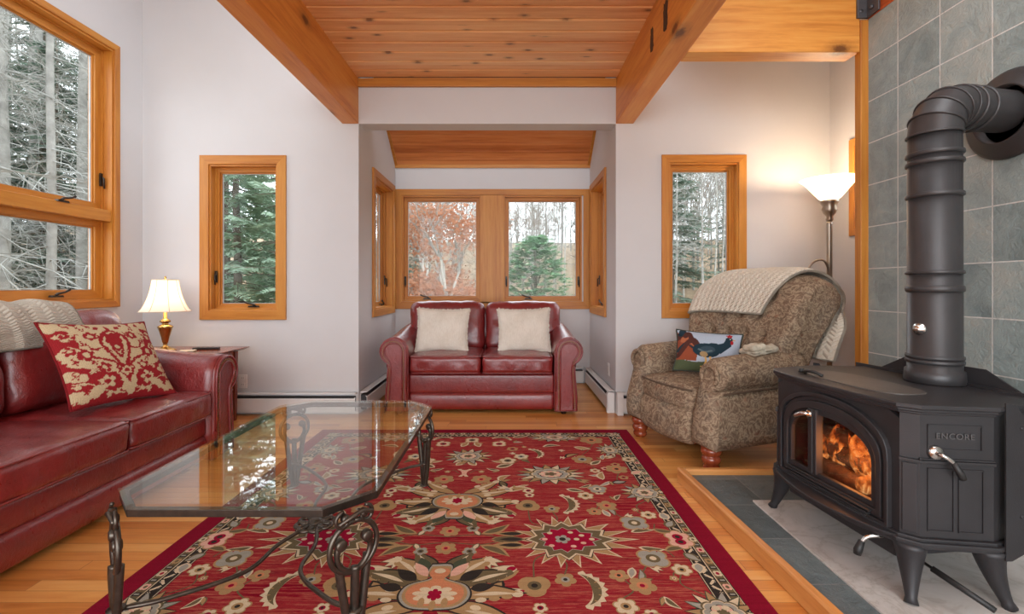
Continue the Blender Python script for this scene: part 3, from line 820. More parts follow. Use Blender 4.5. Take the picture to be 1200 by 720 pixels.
for sx in (-1, 1):
    X = lambda u: .5 + sx * (u - .5)
    for (x, y) in ((.60, .20), (.56, .30), (.76, .43), (.90, .46), (.62, .74), (.74, .86), (.60, .54), (.84, .92), (.88, .12), (.93, .30), (.78, .66), (.66, .92)):
        pt.flower(X(x), y, .030, 4, RED, SAND if (x * 10) % 2 > 1 else RED); pt.line([(X(x), y), (X(x + .02), y + .03), (X(x + .01), y + .06)], .007, RED)
    for (x, y) in ((.62, .08), (.70, .06), (.94, .20), (.80, .33), (.90, .74), (.95, .80), (.84, .80), (.57, .97)):
        pt.flower(X(x), y, .028, 5, SAND, SAND); pt.line([(X(x), y), (X(x - .03), y + .02), (X(x - .06), y + .0)], .006, SAND)
    pt.line([(X(.98), .24), (X(.84), .20), (X(.72), .10), (X(.56), .05)], .007, SAND)
pt.ell(.5, .30, .07, .075, RED); pt.flower(.5, .30, .055, 6, SAND, RED)
pt.flower(.5, .60, .06, 6, RED, SAND); pt.ell(.5, .88, .022, .035, RED); pt.ell(.5, .74, .03, .045, RED)
M['damask'] = paint_mat('red_woven_damask'); M['damask_edge'] = plain('red_cushion_back', lin(120, 28, 32), .9, spec=.1)
throw_pillow('throw_pillow', 'large red and sand patterned cushion leaning on the long sofa', .52, .48, .15, M['damask'],
             Matrix.Translation((-2.15, 2.545, .680)) @ Matrix.Rotation(1.366, 4, 'Z') @ Matrix.Rotation(-.59, 4, 'X') @ Matrix.Rotation(.075, 4, 'Y'),
             edge=M['damask_edge'], paint=pt, nu=170, nv=150)

# ------------------------------------------------------------------ knitted throws
def knit(name, c1, c2, cols, rows):
    t = NT(name, .95, spec=.05)
    uv = t.coord('UV'); sep = t.n('SeparateXYZ', {0: uv})
    u = t.math('MULTIPLY', sep.outputs[0], cols); v = t.math('MULTIPLY', sep.outputs[1], rows)
    fu = t.math('ABSOLUTE', t.math('SUBTRACT', t.math('FRACT', u), .5))
    cable = t.math('ABSOLUTE', t.math('SINE', t.math('MULTIPLY_ADD', fu, 5.0, t.math('MULTIPLY', v, 6.283))))
    rib = t.math('SUBTRACT', 1.0, t.math('MULTIPLY', fu, 1.7))
    h = t.math('MULTIPLY_ADD', cable, .5, t.math('MULTIPLY', rib, .8))
    n = t.noise(uv, 260, 3)
    t.col(t.mix(t.ramp(n, [(.3, (0,) * 3), (.7, (1,) * 3)]), c1, c2)); t.bump(t.math('MULTIPLY_ADD', n, .25, h), .9, .010); return t.m
M['knit'] = knit('cream_cable_knit', lin(228, 220, 204), lin(204, 193, 175), 17, 22)
def drape(name, label, fn, nu, nv, th, mat, cat='throw'):
    """closed cloth: fn(u, v) -> (point, outward normal)"""
    m = MB(); m.grid(lambda u, v: (lambda p, n: p + n * th)(*fn(u, v)), nu, nv)
    m.grid(lambda u, v: fn(1 - u, v)[0], nu, nv)
    edge = [(i / nu, 0) for i in range(nu)] + [(1, j / nv) for j in range(nv)] + [(1 - i / nu, 1) for i in range(nu)] + [(0, 1 - j / nv) for j in range(nv)]
    loop = []
    for u, v in edge:
        p, n = fn(u, v); loop.append(p + n * th / 2)
    m.tube(loop, th * .62, 6, closed=True)
    o = m.build(name, mat, weld=False); tag(o, label, cat); return o
# throw over the back of the long sofa: profile across the back (x), run along y
prof = smooth_path([(-2.408, 0, .775), (-2.420, 0, .83), (-2.440, 0, .89), (-2.49, 0, .972), (-2.58, 0, .985), (-2.66, 0, .955), (-2.70, 0, .90), (-2.75, 0, .87), (-2.80, 0, .80), (-2.81, 0, .60)], 8)
def thr(u, v):
    k = v * (len(prof) - 1); i = min(int(k), len(prof) - 2); p = prof[i].lerp(prof[i + 1], k - i); tg = (prof[i + 1] - prof[i]).normalized()
    n = Vector((-tg.z, 0, tg.x)) * -1
    if n.dot(Vector((1, 0, .6))) < 0 and v < .5: n = -n
    y = 1.60 + u * 1.04 + .03 * math.sin(v * 5 + 1)
    q = .012 * abs(nz(u * 6, v * 5, 2.0)) + .008 * math.sin(u * 30 + 3 * nz(u * 3, v * 3))
    return Vector((p.x, y, p.z)) + n * (q + .012), n
drape('knitted_throw', 'cream knitted throw over the backrest of the long sofa', thr, 60, 60, .012, knit('pale_knit', lin(206, 198, 184), lin(178, 168, 152), 16, 26))
# ------------------------------------------------------------------ glass coffee table
M['iron'] = plain('brushed_bronze_iron', lin(92, 84, 76), .38, metal=.85, var=.3, scale=30)
M['iron_dark'] = plain('dark_table_iron', lin(70, 62, 56), .4, metal=.8, var=.3, scale=30)
M['table_glass'] = glass_mat('table_glass', tint=(.93, .965, .95, 1), k0=.05, gain=.95)
M['glass_edge'] = plain('glass_bevel_green', lin(120, 150, 140), .1)
TX0, TX1, TY0, TY1, TC, TZ = -1.215, -.405, 1.335, 2.60, .125, .46
tb = thing('coffee_table', 'iron coffee table with clipped-corner glass top and scrolled legs', 'table', ((TX0 + TX1) / 2, (TY0 + TY1) / 2, .008))
tw, tl = (TX1 - TX0) / 2, (TY1 - TY0) / 2
def octo(e): 
    a, b, c = tw - e, tl - e, TC - e * .586
    return [(-a + c, -b), (a - c, -b), (a, -b + c), (a, b - c), (a - c, b), (-a + c, b), (-a, b - c), (-a, -b + c)]
ZT = TZ - .008
m = MB(); o, i = octo(.001), octo(.012)
vs = [(x, y, ZT - .011) for x, y in o] + [(x, y, ZT - .004) for x, y in o] + [(x, y, ZT) for x, y in i]
m.add(vs, [list(range(8))[::-1], list(range(16, 24))] + [(k * 8 + q, k * 8 + (q + 1) % 8, (k + 1) * 8 + (q + 1) % 8, (k + 1) * 8 + q) for k in range(2) for q in range(8)])
m.build('glass_top', M['table_glass'], tb)
m = MB(); m.ring(octo(.004), octo(.026), .022, 'xy', ZT - .0345); m.build('frame_rail', M['iron_dark'], tb, bevel=.002)
def scroll(m, c, r0, r1, a0, turns, axx, axy, th=.0055, wd=.011, n=26, end=True):
    """flat-bar spiral in the plane of axx, axy"""
    pts = []
    for k in range(n + 1):
        t = k / n; a = a0 + turns * 2 * PI * t; r = r0 + (r1 - r0) * t
        pts.append(Vector(c) + Vector(axx) * (r * math.cos(a)) + Vector(axy) * (r * math.sin(a)))
    m.tube(pts, th, 8)
    if end:
        nrm = Vector(axx).cross(Vector(axy)).normalized(); e = pts[-1]
        m.tube([e - nrm * wd, e - nrm * (wd - .003), e + nrm * (wd - .003), e + nrm * wd], [.009, .0125, .0125, .009], 10)
    return pts[0]
def table_leg(sx, sy):
    c = Vector((sx * (tw - TC * .5 + .005), sy * (tl - TC * .5 + .005), 0))
    out = Vector((sx, sy, 0)).normalized(); sd = Vector((-out.y, out.x, 0)); up = Vector((0, 0, 1))
    g = thing('leg', None, None, c); g.parent = tb
    zt = ZT - .035
    m = MB()
    # pair of scrolls under the corner and a hanging ring with two curls
    for s in (-1, 1):
        scroll(m, sd * (s * .034) + out * .010 + up * (zt - .022), .028, .008, PI / 2 if s > 0 else PI / 2, .9 * (-s), sd, up, .006)
    m.tube(smooth_path([sd * -.05 + out * .012 + up * (zt - .03), sd * -.02 + out * .022 + up * (zt - .014), sd * .02 + out * .022 + up * (zt - .004), sd * .055 + out * .014 + up * (zt - .02)], 5), .007, 8)
    m.build('corner_scroll', M['iron'], g)
    m = MB()
    ring = []
    cz = zt - .106
    for s in (-1, 1):
        pts = []
        for k in range(34):
            t = k / 33; a = PI / 2 + s * t * PI * 1.62; r = .074 - .030 * max(0, (t - .62) / .38)
            pts.append(out * .006 + sd * (r * math.cos(a)) + up * (cz + r * math.sin(a)))
        m.tube(pts, [.0085] * 30 + [.010, .011, .012, .013], 8)
        e = pts[-1]; m.tube([e - out * .013, e - out * .010, e + out * .010, e + out * .013], [.012, .017, .017, .012], 10)
    m.build('ring_scroll', M['iron'], g)
    # three tapering straps to the foot
    m = MB()
    zb = cz - .070
    for s in (-1, 0, 1):
        pts = [out * (.012 if s == 0 else 0) + sd * (s * .046) + up * (zb + (.03 if s else .012)), out * (.012 if s == 0 else .002) + sd * (s * .038) + up * (zb - .03), out * .006 + sd * (s * .022) + up * (zb - .14), out * .004 + sd * (s * .010) + up * .02, out * .004 + sd * (s * .010) + up * .0]
        m.tube(smooth_path(pts, 5), [.014] * 4 + [.0135] * 10 + [.012] * 7, 8, ry=.009)
    m.tube([up * 0 + out * .005, up * .006 + out * .005], [.024, .022], 12)
    m.tube([up * .118 + out * .005, up * .126 + out * .005], [.024, .024], 12)
    m.build('leg_straps', M['iron'], g)
    for ch in g.children: ch['kind'] = 'thing'
    return c
for sx in (-1, 1):
    for sy in (-1, 1):
        c = table_leg(sx, sy)
        a = Vector((c.x, c.y, .118)) - Vector((sx, sy, 0)).normalized() * .012; e = Vector((sx * .018, sy * .03, .088))
        mid = (a + e) / 2; sidev = Vector((sx * -1, sy * 0, 0))
        pts = smooth_path([a, Vector((c.x - sx * .10, c.y - sy * .06, .112)), Vector((sx * .095, c.y * .62, .098)), Vector((sx * .07, c.y * .30, .092)), e], 8)
        MB().tube(pts, .0075, 8).build('stretcher', M['iron'], tb)
m = MB()
for k in range(8):
    a = 2 * PI * k / 8 + PI / 8
    c = (.052 * math.cos(a), .052 * math.sin(a), .088)
    m.tube([(c[0] + .024 * math.cos(q), c[1] + .024 * math.sin(q), .088) for q in [2 * PI * j / 14 for j in range(14)]], .0075, 8, closed=True, ry=.010)
m.lathe([(0, .080), (.03, .080), (.034, .090), (.02, .104), (0, .106)], (0, 0, 0), 16)
m.build('centre_rosette', M['iron'], tb)

# ------------------------------------------------------------------ side table with lamp
M['cherry_x'] = wood('cherry_table', lin(128, 58, 36), lin(96, 38, 24), lin(150, 78, 50), axis='x', rough=.25, coat=.3)
M['cherry_z'] = wood('cherry_leg', lin(124, 54, 34), lin(92, 36, 22), lin(146, 74, 46), axis='z', rough=.3)
EX0, EX1, EY0, EY1, EZ = -2.98, -2.15, 3.30, 3.90, .592
et = thing('side_table', 'reddish cherry side table in the corner behind the long sofa', 'table', ((EX0 + EX1) / 2, (EY0 + EY1) / 2, 0))
ew, el = (EX1 - EX0) / 2, (EY1 - EY0) / 2
m = MB(); vs = []
for e, z in ((.030, EZ - .022), (.0, EZ - .004), (.0, EZ)):
    vs += [(-ew + e, -el + e, z), (ew - e, -el + e, z), (ew - e, el - e, z), (-ew + e, el - e, z)]
m.add(vs, [(3, 2, 1, 0), (8, 9, 10, 11)] + [(k * 4 + q, k * 4 + (q + 1) % 4, (k + 1) * 4 + (q + 1) % 4, (k + 1) * 4 + q) for k in range(2) for q in range(4)])
m.build('table_top', M['cherry_x'], et, bevel=.002)
for sx in (-1, 1):
    for sy in (-1, 1):
        x, y = sx * (ew - .085), sy * (el - .075)
        m = MB(); m.add([(x - .014, y - .014, 0), (x + .014, y - .014, 0), (x + .014, y + .014, 0), (x - .014, y + .014, 0), (x - .021, y - .021, EZ - .022), (x + .021, y - .021, EZ - .022), (x + .021, y + .021, EZ - .022), (x - .021, y + .021, EZ - .022)],
                        [(0, 3, 2, 1), (4, 5, 6, 7), (0, 1, 5, 4), (1, 2, 6, 5), (2, 3, 7, 6), (3, 0, 4, 7)])
        m.build('leg', M['cherry_z'], et, bevel=.002)
m = MB()
for sy in (-1, 1): m.box((-ew + .1, sy * (el - .075) - .01, EZ - .10), (ew - .1, sy * (el - .075) + .01, EZ - .022))
for sx in (-1, 1): m.box((sx * (ew - .085) - .01, -el + .09, EZ - .10), (sx * (ew - .085) + .01, el - .09, EZ - .022))
m.build('apron', M['cherry_x'], et)
M['brass'] = plain('polished_brass', lin(196, 158, 96), .2, metal=1.0, var=.05)
def shade_mat(name, c, strength):
    t = NT(name, .9)
    di = t.n('BsdfDiffuse', {'Color': c}); tr = t.n('BsdfTranslucent', {'Color': c})
    mx = t.n('MixShader', {0: .55, 1: di.outputs[0], 2: tr.outputs[0]})
    em = t.n('Emission', {'Color': c, 'Strength': strength}); ad = t.n('AddShader', {0: mx.outputs[0], 1: em.outputs[0]})
    t.l(ad.outputs[0], t.out.inputs[0]); return t.m
lp = thing('table_lamp', 'small lit brass table lamp with white bell shade in the corner', 'lamp', (-2.63, 3.60, EZ))
m = MB(); m.lathe([(0, 0), (.072, 0), (.072, .012), (.062, .020), (.040, .026), (.030, .034), (.016, .040), (.014, .060), (.018, .066), (.028, .11), (.046, .175), (.052, .186), (.044, .196), (.024, .205), (.020, .215), (.034, .222), (.036, .232), (.022, .244), (.013, .25), (.012, .32), (0, .32)], (0, 0, 0), 28)
m.build('base', M['brass'], lp)
sp = [(.168, .305), (.150, .325), (.125, .375), (.105, .43), (.092, .49), (.084, .545)]
M['shade'] = shade_mat('lamp_shade_cloth', (.92, .84, .74, 1), .16)
def shade_fn(sp, off):
    Q = smooth_path([(r, 0, z) for r, z in sp], 4)
    def f(u, v):
        k = v * (len(Q) - 1); i = min(int(k), len(Q) - 2); q = Q[i].lerp(Q[i + 1], k - i); a = 2 * PI * u
        fl = 1 - .035 * abs(math.sin(a * 4)) ; r = (q.x - off) * fl
        return (r * math.cos(a), r * math.sin(a), q.z)
    return f
m = MB(); m.grid(shade_fn(sp, 0), 48, 16); m.grid(shade_fn(sp, .002), 48, 16); sho = m.build('lamp_shade', M['shade'], lp, weld=False)
m = MB()
for q in range(8):
    f = shade_fn(sp, -.001); m.tube([f(q / 8, k / 12) for k in range(13)], .0022, 5)
m.tube([shade_fn(sp, -.001)(k / 48, 0) for k in range(48)], .003, 5, closed=True); m.tube([shade_fn(sp, -.001)(k / 48, 1) for k in range(48)], .003, 5, closed=True)
m.build('shade_binding', plain('shade_binding', lin(214, 196, 172), .8), sho)
MB().lathe([(0, .33), (.02, .335), (.030, .37), (.026, .40), (0, .415)], (0, 0, 0), 16).build('bulb', emit('lamp_bulb', (1, .82, .6, 1), 12), lp)
MB().tube([(0, 0, .54), (0, 0, .565), (0, 0, .575)], [.004, .009, .003], 10).build('finial', M['brass'], lp)
point('table_lamp_light', (-2.63, 3.60, EZ + .43), 4, (1, .74, .48), .05)
MB().tube(smooth_path([(-2.70, 3.62, EZ + .006), (-2.80, 3.60, EZ + .008), (-2.84, 3.68, EZ + .006), (-2.90, 3.80, EZ + .004), (-2.99, 3.88, EZ - .02)], 6), .004, 6).build('power_cord', plain('lamp_cord', lin(60, 46, 36), .6), None)
tag(bpy.data.objects['power_cord'], 'thin dark lamp cord trailing across the side table', 'cord')
rm = thing('remote_control', 'flat dark remote control lying on the side table', 'remote', (-2.38, 3.70, EZ), .12)
MB().rbox((0, 0, .009), (.19, .045, .018), .006, 4).build('body', plain('remote_black', lin(40, 34, 34), .4), rm)
rb_ = plain('remote_button', lin(90, 88, 88), .5)
for i in range(4):
    for j in range(2): MB().rbox((-.06 + .035 * i, -.01 + .02 * j, .0185), (.012, .009, .004), .0015, 2).build('button', rb_, rm)
cs = thing('coaster_stack', 'small pale box lying beside the remote on the side table', 'box', (-2.37, 3.46, EZ), .3)
MB().rbox((0, 0, .009), (.10, .085, .018), .004, 3).build('box', plain('coaster_cork', lin(168, 130, 96), .7), cs)
MB().rbox((0, 0, .0215), (.104, .089, .008), .003, 3).build('lid', plain('coaster_top', lin(206, 186, 160), .6), cs)

# ------------------------------------------------------------------ floor lamp behind the recliner
M['nickel'] = plain('brushed_nickel', lin(168, 156, 142), .32, metal=1.0, var=.05)
FX, FY = P(972, 0, 3.56)[0], 3.56
fl = thing('floor_lamp', 'lit brushed nickel floor lamp with white glass bowl behind the recliner', 'lamp', (FX, FY, 0))
m = MB(); m.lathe([(0, 0), (.14, 0), (.14, .015), (.12, .028), (.04, .04), (.018, .06), (.018, .07)], (0, 0, 0), 32); m.build('base', M['nickel'], fl)
m = MB(); m.lathe([(.019, .06), (.019, 1.56), (.019, 1.57)], (0, 0, 0), 16); m.build('pole', M['nickel'], fl)
zb = H - (235 - CY) / F * FY
m = MB(); m.lathe([(.019, zb - .16), (.026, zb - .145), (.022, zb - .12), (.040, zb - .10), (.052, zb - .07), (.046, zb - .045), (.058, zb - .02), (.064, zb - .004), (.05, zb), (0, zb)], (0, 0, 0), 28); m.build('socket_cup', M['nickel'], fl)
bp = [(.045, zb - .004), (.075, zb + .02), (.115, zb + .07), (.150, zb + .115), (.175, zb + .142), (.195, zb + .155), (.198, zb + .160)]
def bowl_mat():
    t = NT('lamp_glass_bowl', .3)
    di = t.n('BsdfTranslucent', {'Color': (1, .92, .80, 1)}); gl = t.n('BsdfGlossy', {'Roughness': .2}); d2 = t.n('BsdfDiffuse', {'Color': (1, .95, .88, 1)})
    a = t.n('MixShader', {0: .4, 1: di.outputs[0], 2: d2.outputs[0]}); b = t.n('MixShader', {0: .04, 1: a.outputs[0], 2: gl.outputs[0]})
    e = t.n('Emission', {'Color': (1, .80, .54, 1), 'Strength': 1.1}); s_ = t.n('AddShader', {0: b.outputs[0], 1: e.outputs[0]})
    t.l(s_.outputs[0], t.out.inputs[0]); return t.m
m = MB(); m.lathe(bp + [(r - .004, z + .001) for r, z in bp[::-1]], (0, 0, 0), 40); m.build('glass_bowl', bowl_mat(), fl)
MB().lathe([(0, zb + .005), (.02, zb + .01), (.032, zb + .05), (.022, zb + .085), (0, zb + .09)], (0, 0, 0), 14).build('bulb', emit('floor_lamp_bulb', (1, .8, .55, 1), 15), fl)
point('floor_lamp_light', (FX, FY, zb + .125), 19, (1, .78, .54), .05)
pa = [(0, -.0, H - (318 - CY) / F * FY - .12), (-.02, -.02, H - (318 - CY) / F * FY), (-.06, -.03, H - (306 - CY) / F * FY), (-.12, -.03, H - (306 - CY) / F * FY), (-.17, -.03, H - (313 - CY) / F * FY), (-.20, -.03, H - (325 - CY) / F * FY)]
m = MB(); m.tube(smooth_path(pa, 6), .008, 8); ra = m.build('reading_arm', M['nickel'], fl)
e = pa[-1]; MB().lathe([(.014, e[2] + .01), (.03, e[2] - .02), (.05, e[2] - .09), (.046, e[2] - .09), (.012, e[2])], (e[0], e[1], 0), 18).build('reading_shade', M['nickel'], ra)
# ------------------------------------------------------------------ patterned rug: one mesh, woven motifs mirrored four ways
RX0, RX1, RY0, RY1 = -1.405, .883, .45, 3.55
RCX, RCY = (RX0 + RX1) / 2, (RY0 + RY1) / 2
def rug_field():
    t = NT('rug_red_field', .95, spec=.05)
    v = t.coord()
    a = t.n('TexNoise', {'Vector': t.map((1.6, 46, 1)), 'Scale': 1.6, 'Detail': 5.0, 'Roughness': .7}).outputs[0]
    b = t.n('TexNoise', {'Vector': t.map((.7, 9, 1)), 'Scale': 1.3, 'Detail': 2.0}).outputs[0]
    f = t.math('MULTIPLY_ADD', a, .75, t.math('MULTIPLY', b, .35))
    c = t.ramp(f, [(.42, lin(128, 14, 38)), (.49, lin(152, 28, 44)), (.53, lin(186, 104, 84)), (.555, lin(146, 20, 42)), (.60, lin(166, 56, 56)), (.64, lin(128, 14, 38)), (.70, lin(190, 120, 94))])
    w = t.noise(v, 420, 2)
    t.col(t.mix(1.0, c, t.ramp(w, [(.3, (.72,) * 3), (.7, (1.1,) * 3)]), 'MULTIPLY')); t.bump(w, .6, .004); return t.m
def yarn(name, c):
    t = NT(name, .95, spec=.05); v = t.coord()
    w = t.noise(v, 330, 2); n = t.n('TexNoise', {'Vector': t.map((1.6, 46, 1)), 'Scale': 1.6, 'Detail': 4.0}).outputs[0]
    k = t.ramp(t.math('MULTIPLY_ADD', w, .6, t.math('MULTIPLY', n, .4)), [(.3, (.70,) * 3), (.7, (1.1,) * 3)])
    t.col(t.mix(1.0, c, k, 'MULTIPLY')); t.bump(w, .6, .004); return t.m
YARN = {'field': rug_field(), 'band': yarn('rug_crimson_band', lin(134, 20, 44)), 'cream': yarn('rug_cream', lin(218, 198, 166)), 'tan': yarn('rug_tan', lin(176, 142, 100)),
        'olive': yarn('rug_olive', lin(112, 98, 72)), 'dark': yarn('rug_charcoal', lin(56, 50, 46)), 'grey': yarn('rug_grey', lin(164, 160, 148)), 'crim': yarn('rug_crimson', lin(158, 22, 54)),
        'salmon': yarn('rug_salmon', lin(206, 134, 96)), 'pink': yarn('rug_pink', lin(226, 176, 156)), 'green': yarn('rug_green', lin(78, 84, 66))}
YK = list(YARN)
rug = MB(); TOP = .0080
rug.cur = YK.index('band'); rug.box((RX0, RY0, 0.0005), (RX1, RY1, TOP))
BW, B2, B3 = .083, .150, .178
def rr_(d, c, lay): rug.cur = YK.index(c); z = TOP + .00012 * lay; rug.add([(RX0 + d, RY0 + d, z), (RX1 - d, RY0 + d, z), (RX1 - d, RY1 - d, z), (RX0 + d, RY1 - d, z)], [(0, 1, 2, 3)])
rr_(BW, 'dark', 1); rr_(BW + .004, 'cream', 2); rr_(BW + .007, 'olive', 3); rr_(B2 - .028, 'cream', 4); rr_(B2 - .024, 'dark', 5); rr_(B3 - .008, 'cream', 6); rr_(B3 - .005, 'dark', 7); rr_(B3 - .001, 'field', 8)
NPOLY = 0
def poly1(pts, c, lay):
    global NPOLY
    NPOLY += 1; z = TOP + .00012 * (lay + 8) + .000009 * (NPOLY % 13); ar = sum(pts[i][0] * pts[(i + 1) % len(pts)][1] - pts[(i + 1) % len(pts)][0] * pts[i][1] for i in range(len(pts)))
    if ar < 0: pts = pts[::-1]
    rug.cur = YK.index(c); rug.add([(x, y, z) for x, y in pts], [list(range(len(pts)))])
def lim(p):
    return (max(RX0 + BW, min(RX1 - BW, p[0])), max(RY0 + BW, min(RY1 - BW, p[1])))
def poly4(pts, c, lay, cen=None):
    mx_ = (min(p[0] for p in pts) + max(p[0] for p in pts)) / 2; my_ = (min(p[1] for p in pts) + max(p[1] for p in pts)) / 2
    for sx in ((1, -1)):
        for sy in ((1, -1)):
            if (sx < 0 and abs(mx_ - RCX) < .004) or (sy < 0 and abs(my_ - RCY) < .004): continue
            poly1([lim((RCX + sx * (x - RCX), RCY + sy * (y - RCY))) for x, y in pts], c, lay)
def tr(pts, x, y, a=0.0, s=1.0, sx=1.0):
    c, n = math.cos(a), math.sin(a)
    return [(x + s * (c * p * sx - n * q), y + s * (n * p * sx + c * q)) for p, q in pts]
def star(n, r0, r1, sh=.5, rot=0.0, ax=1.0, ay=1.0):
    out = []
    for i in range(n):
        a = 2 * PI * i / n + rot
        out.append((ax * r1 * math.cos(a), ay * r1 * math.sin(a)))
        b = a + 2 * PI / n * sh; out.append((ax * r0 * math.cos(b), ay * r0 * math.sin(b)))
    return out
def lobes(n, r, amp, rot=0.0, ax=1.0, ay=1.0, k=8):
    return [(ax * (r * (1 - amp) + r * amp * abs(math.cos(n * (a - rot) / 2)) ** .6) * math.cos(a), ay * (r * (1 - amp) + r * amp * abs(math.cos(n * (a - rot) / 2)) ** .6) * math.sin(a)) for a in [2 * PI * i / (n * k) for i in range(n * k)]]
def ellp(rx, ry, n=16): return [(rx * math.cos(2 * PI * i / n), ry * math.sin(2 * PI * i / n)) for i in range(n)]
def leafp(l, w, bend=0.0, n=8):
    top = []; bot = []
    for i in range(n + 1):
        t = i / n; h = w / 2 * math.sin(PI * t ** .8); b = bend * math.sin(PI * t)
        top.append((l * t, b + h)); bot.append((l * t, b - h))
    return top + bot[-2:0:-1]
def flower(x, y, r, n=6, c='cream', mid='tan', eye='dark', out='tan', rot=.3, lay=3):
    poly4(tr(lobes(n, r * 1.14, .32, rot), x, y), out, lay); poly4(tr(lobes(n, r, .34, rot), x, y), c, lay + 1)
    poly4(tr(ellp(r * .46, r * .46), x, y), mid, lay + 2); poly4(tr(ellp(r * .22, r * .22), x, y), eye, lay + 3)
def leaf(x, y, l, w, a, c='olive', out='cream', bend=0.0, lay=2):
    poly4(tr(leafp(l, w, bend), x, y, a), out, lay); poly4(tr(leafp(l * .80, w * .60, bend * .8), x + .1 * l * math.cos(a), y + .1 * l * math.sin(a), a), c, lay + 1)
def stem(pts, w=.006, c='olive', lay=1):
    q = smooth_path([(x, y, 0) for x, y in pts], 6)
    for a, b in zip(q[:-1], q[1:]):
        n = Vector((-(b - a).y, (b - a).x, 0)).normalized() * w / 2
        poly4([(a + n)[:2], (b + n)[:2], (b - n)[:2], (a - n)[:2]], c, lay)
def tulip(x, y, s, a, c='cream', mid='tan', lay=3):
    p = [(0, -.16), (.35, -.34), (.95, -.46), (.72, -.20), (1.12, -.05), (.74, .10), (1.0, .42), (.40, .32), (0, .16)]
    poly4(tr(p, x, y, a, s * 1.12), 'olive', lay - 1); poly4(tr(p, x, y, a, s), c, lay); poly4(tr(ellp(.22, .16), x + .2 * s * math.cos(a), y + .2 * s * math.sin(a), a, s), mid, lay + 1)
def crescent(x, y, s, a, flip=1, c='olive', out='cream', teeth=9, lay=3):
    o = []; i_ = []
    for k in range(teeth * 2 + 1):
        t = k / (teeth * 2); q = -1.25 + 2.7 * t; w = .42 * math.sin(PI * min(1, t * .9 + .05)) ** .8
        o.append(((1 + (.16 if k % 2 else .02)) * math.cos(q), flip * (1 + (.16 if k % 2 else .02)) * math.sin(q))); i_.append(((1 - w) * math.cos(q), flip * (1 - w) * math.sin(q)))
    for k in range(len(o) - 1): poly4(tr([o[k], o[k + 1], i_[k + 1], i_[k]], x, y, a, s), out, lay)
    o2 = [(.95 * math.cos(-1.15 + 2.4 * k / 16), flip * .95 * math.sin(-1.15 + 2.4 * k / 16)) for k in range(17)]
    i2 = [((.94 - .34 * math.sin(PI * k / 16)) * math.cos(-1.15 + 2.4 * k / 16), flip * (.94 - .34 * math.sin(PI * k / 16)) * math.sin(-1.15 + 2.4 * k / 16)) for k in range(17)]
    for k in range(16): poly4(tr([o2[k], o2[k + 1], i2[k + 1], i2[k]], x, y, a, s * .96), c, lay + 1)
    for k in range(5):
        q = -.8 + 1.7 * k / 4; poly4(tr(leafp(.16, .05), x + s * .80 * math.cos(a + flip * q), y + s * .80 * math.sin(a + flip * q), a + flip * q, s), 'tan', lay + 2)
def rosette(x, y, rx, ry, n=16, half=None, lay=3):
    base4 = globals()['poly4']
    def poly4(pts, c, lay):
        if abs(x - RCX) < .004: poly1(pts, c, lay); poly1([(p, 2 * RCY - q) for p, q in pts], c, lay)
        else: base4(pts, c, lay)
    for k in range(n):
        a = 2 * PI * k / n + .1
        p = leafp(1, .36); q = [(u * math.cos(a) - v * math.sin(a), u * math.sin(a) + v * math.cos(a)) for u, v in p]
        f = lambda pts, e: [(x + rx * e * u, y + ry * e * v) for u, v in pts]
        poly4(f(q, 1.0), 'dark' if k % 2 else 'green', lay); 
        p = leafp(.9, .24); q = [((u + .06) * math.cos(a) - v * math.sin(a), (u + .06) * math.sin(a) + v * math.cos(a)) for u, v in p]
        poly4(f(q, 1.0), ('cream', 'tan', 'grey')[k % 3], lay + 1)
    for e, c, d in ((.60, 'olive', 2), (.54, 'cream', 3), (.50, 'grey', 4), (.36, 'dark', 5), (.33, 'pink', 6)):
        poly4([(x + rx * e * u, y + ry * e * v) for u, v in lobes(8, 1, .14)], c, lay + d)
    poly4([(x + rx * .18 * u, y + ry * .18 * v) for u, v in lobes(5, 1, .4)], 'olive', lay + 7)
    for k in range(6):
        a = 2 * PI * k / 6; poly4(tr(ellp(.014, .012), x + rx * .25 * math.cos(a), y + ry * .25 * math.sin(a)), 'cream', lay + 8)
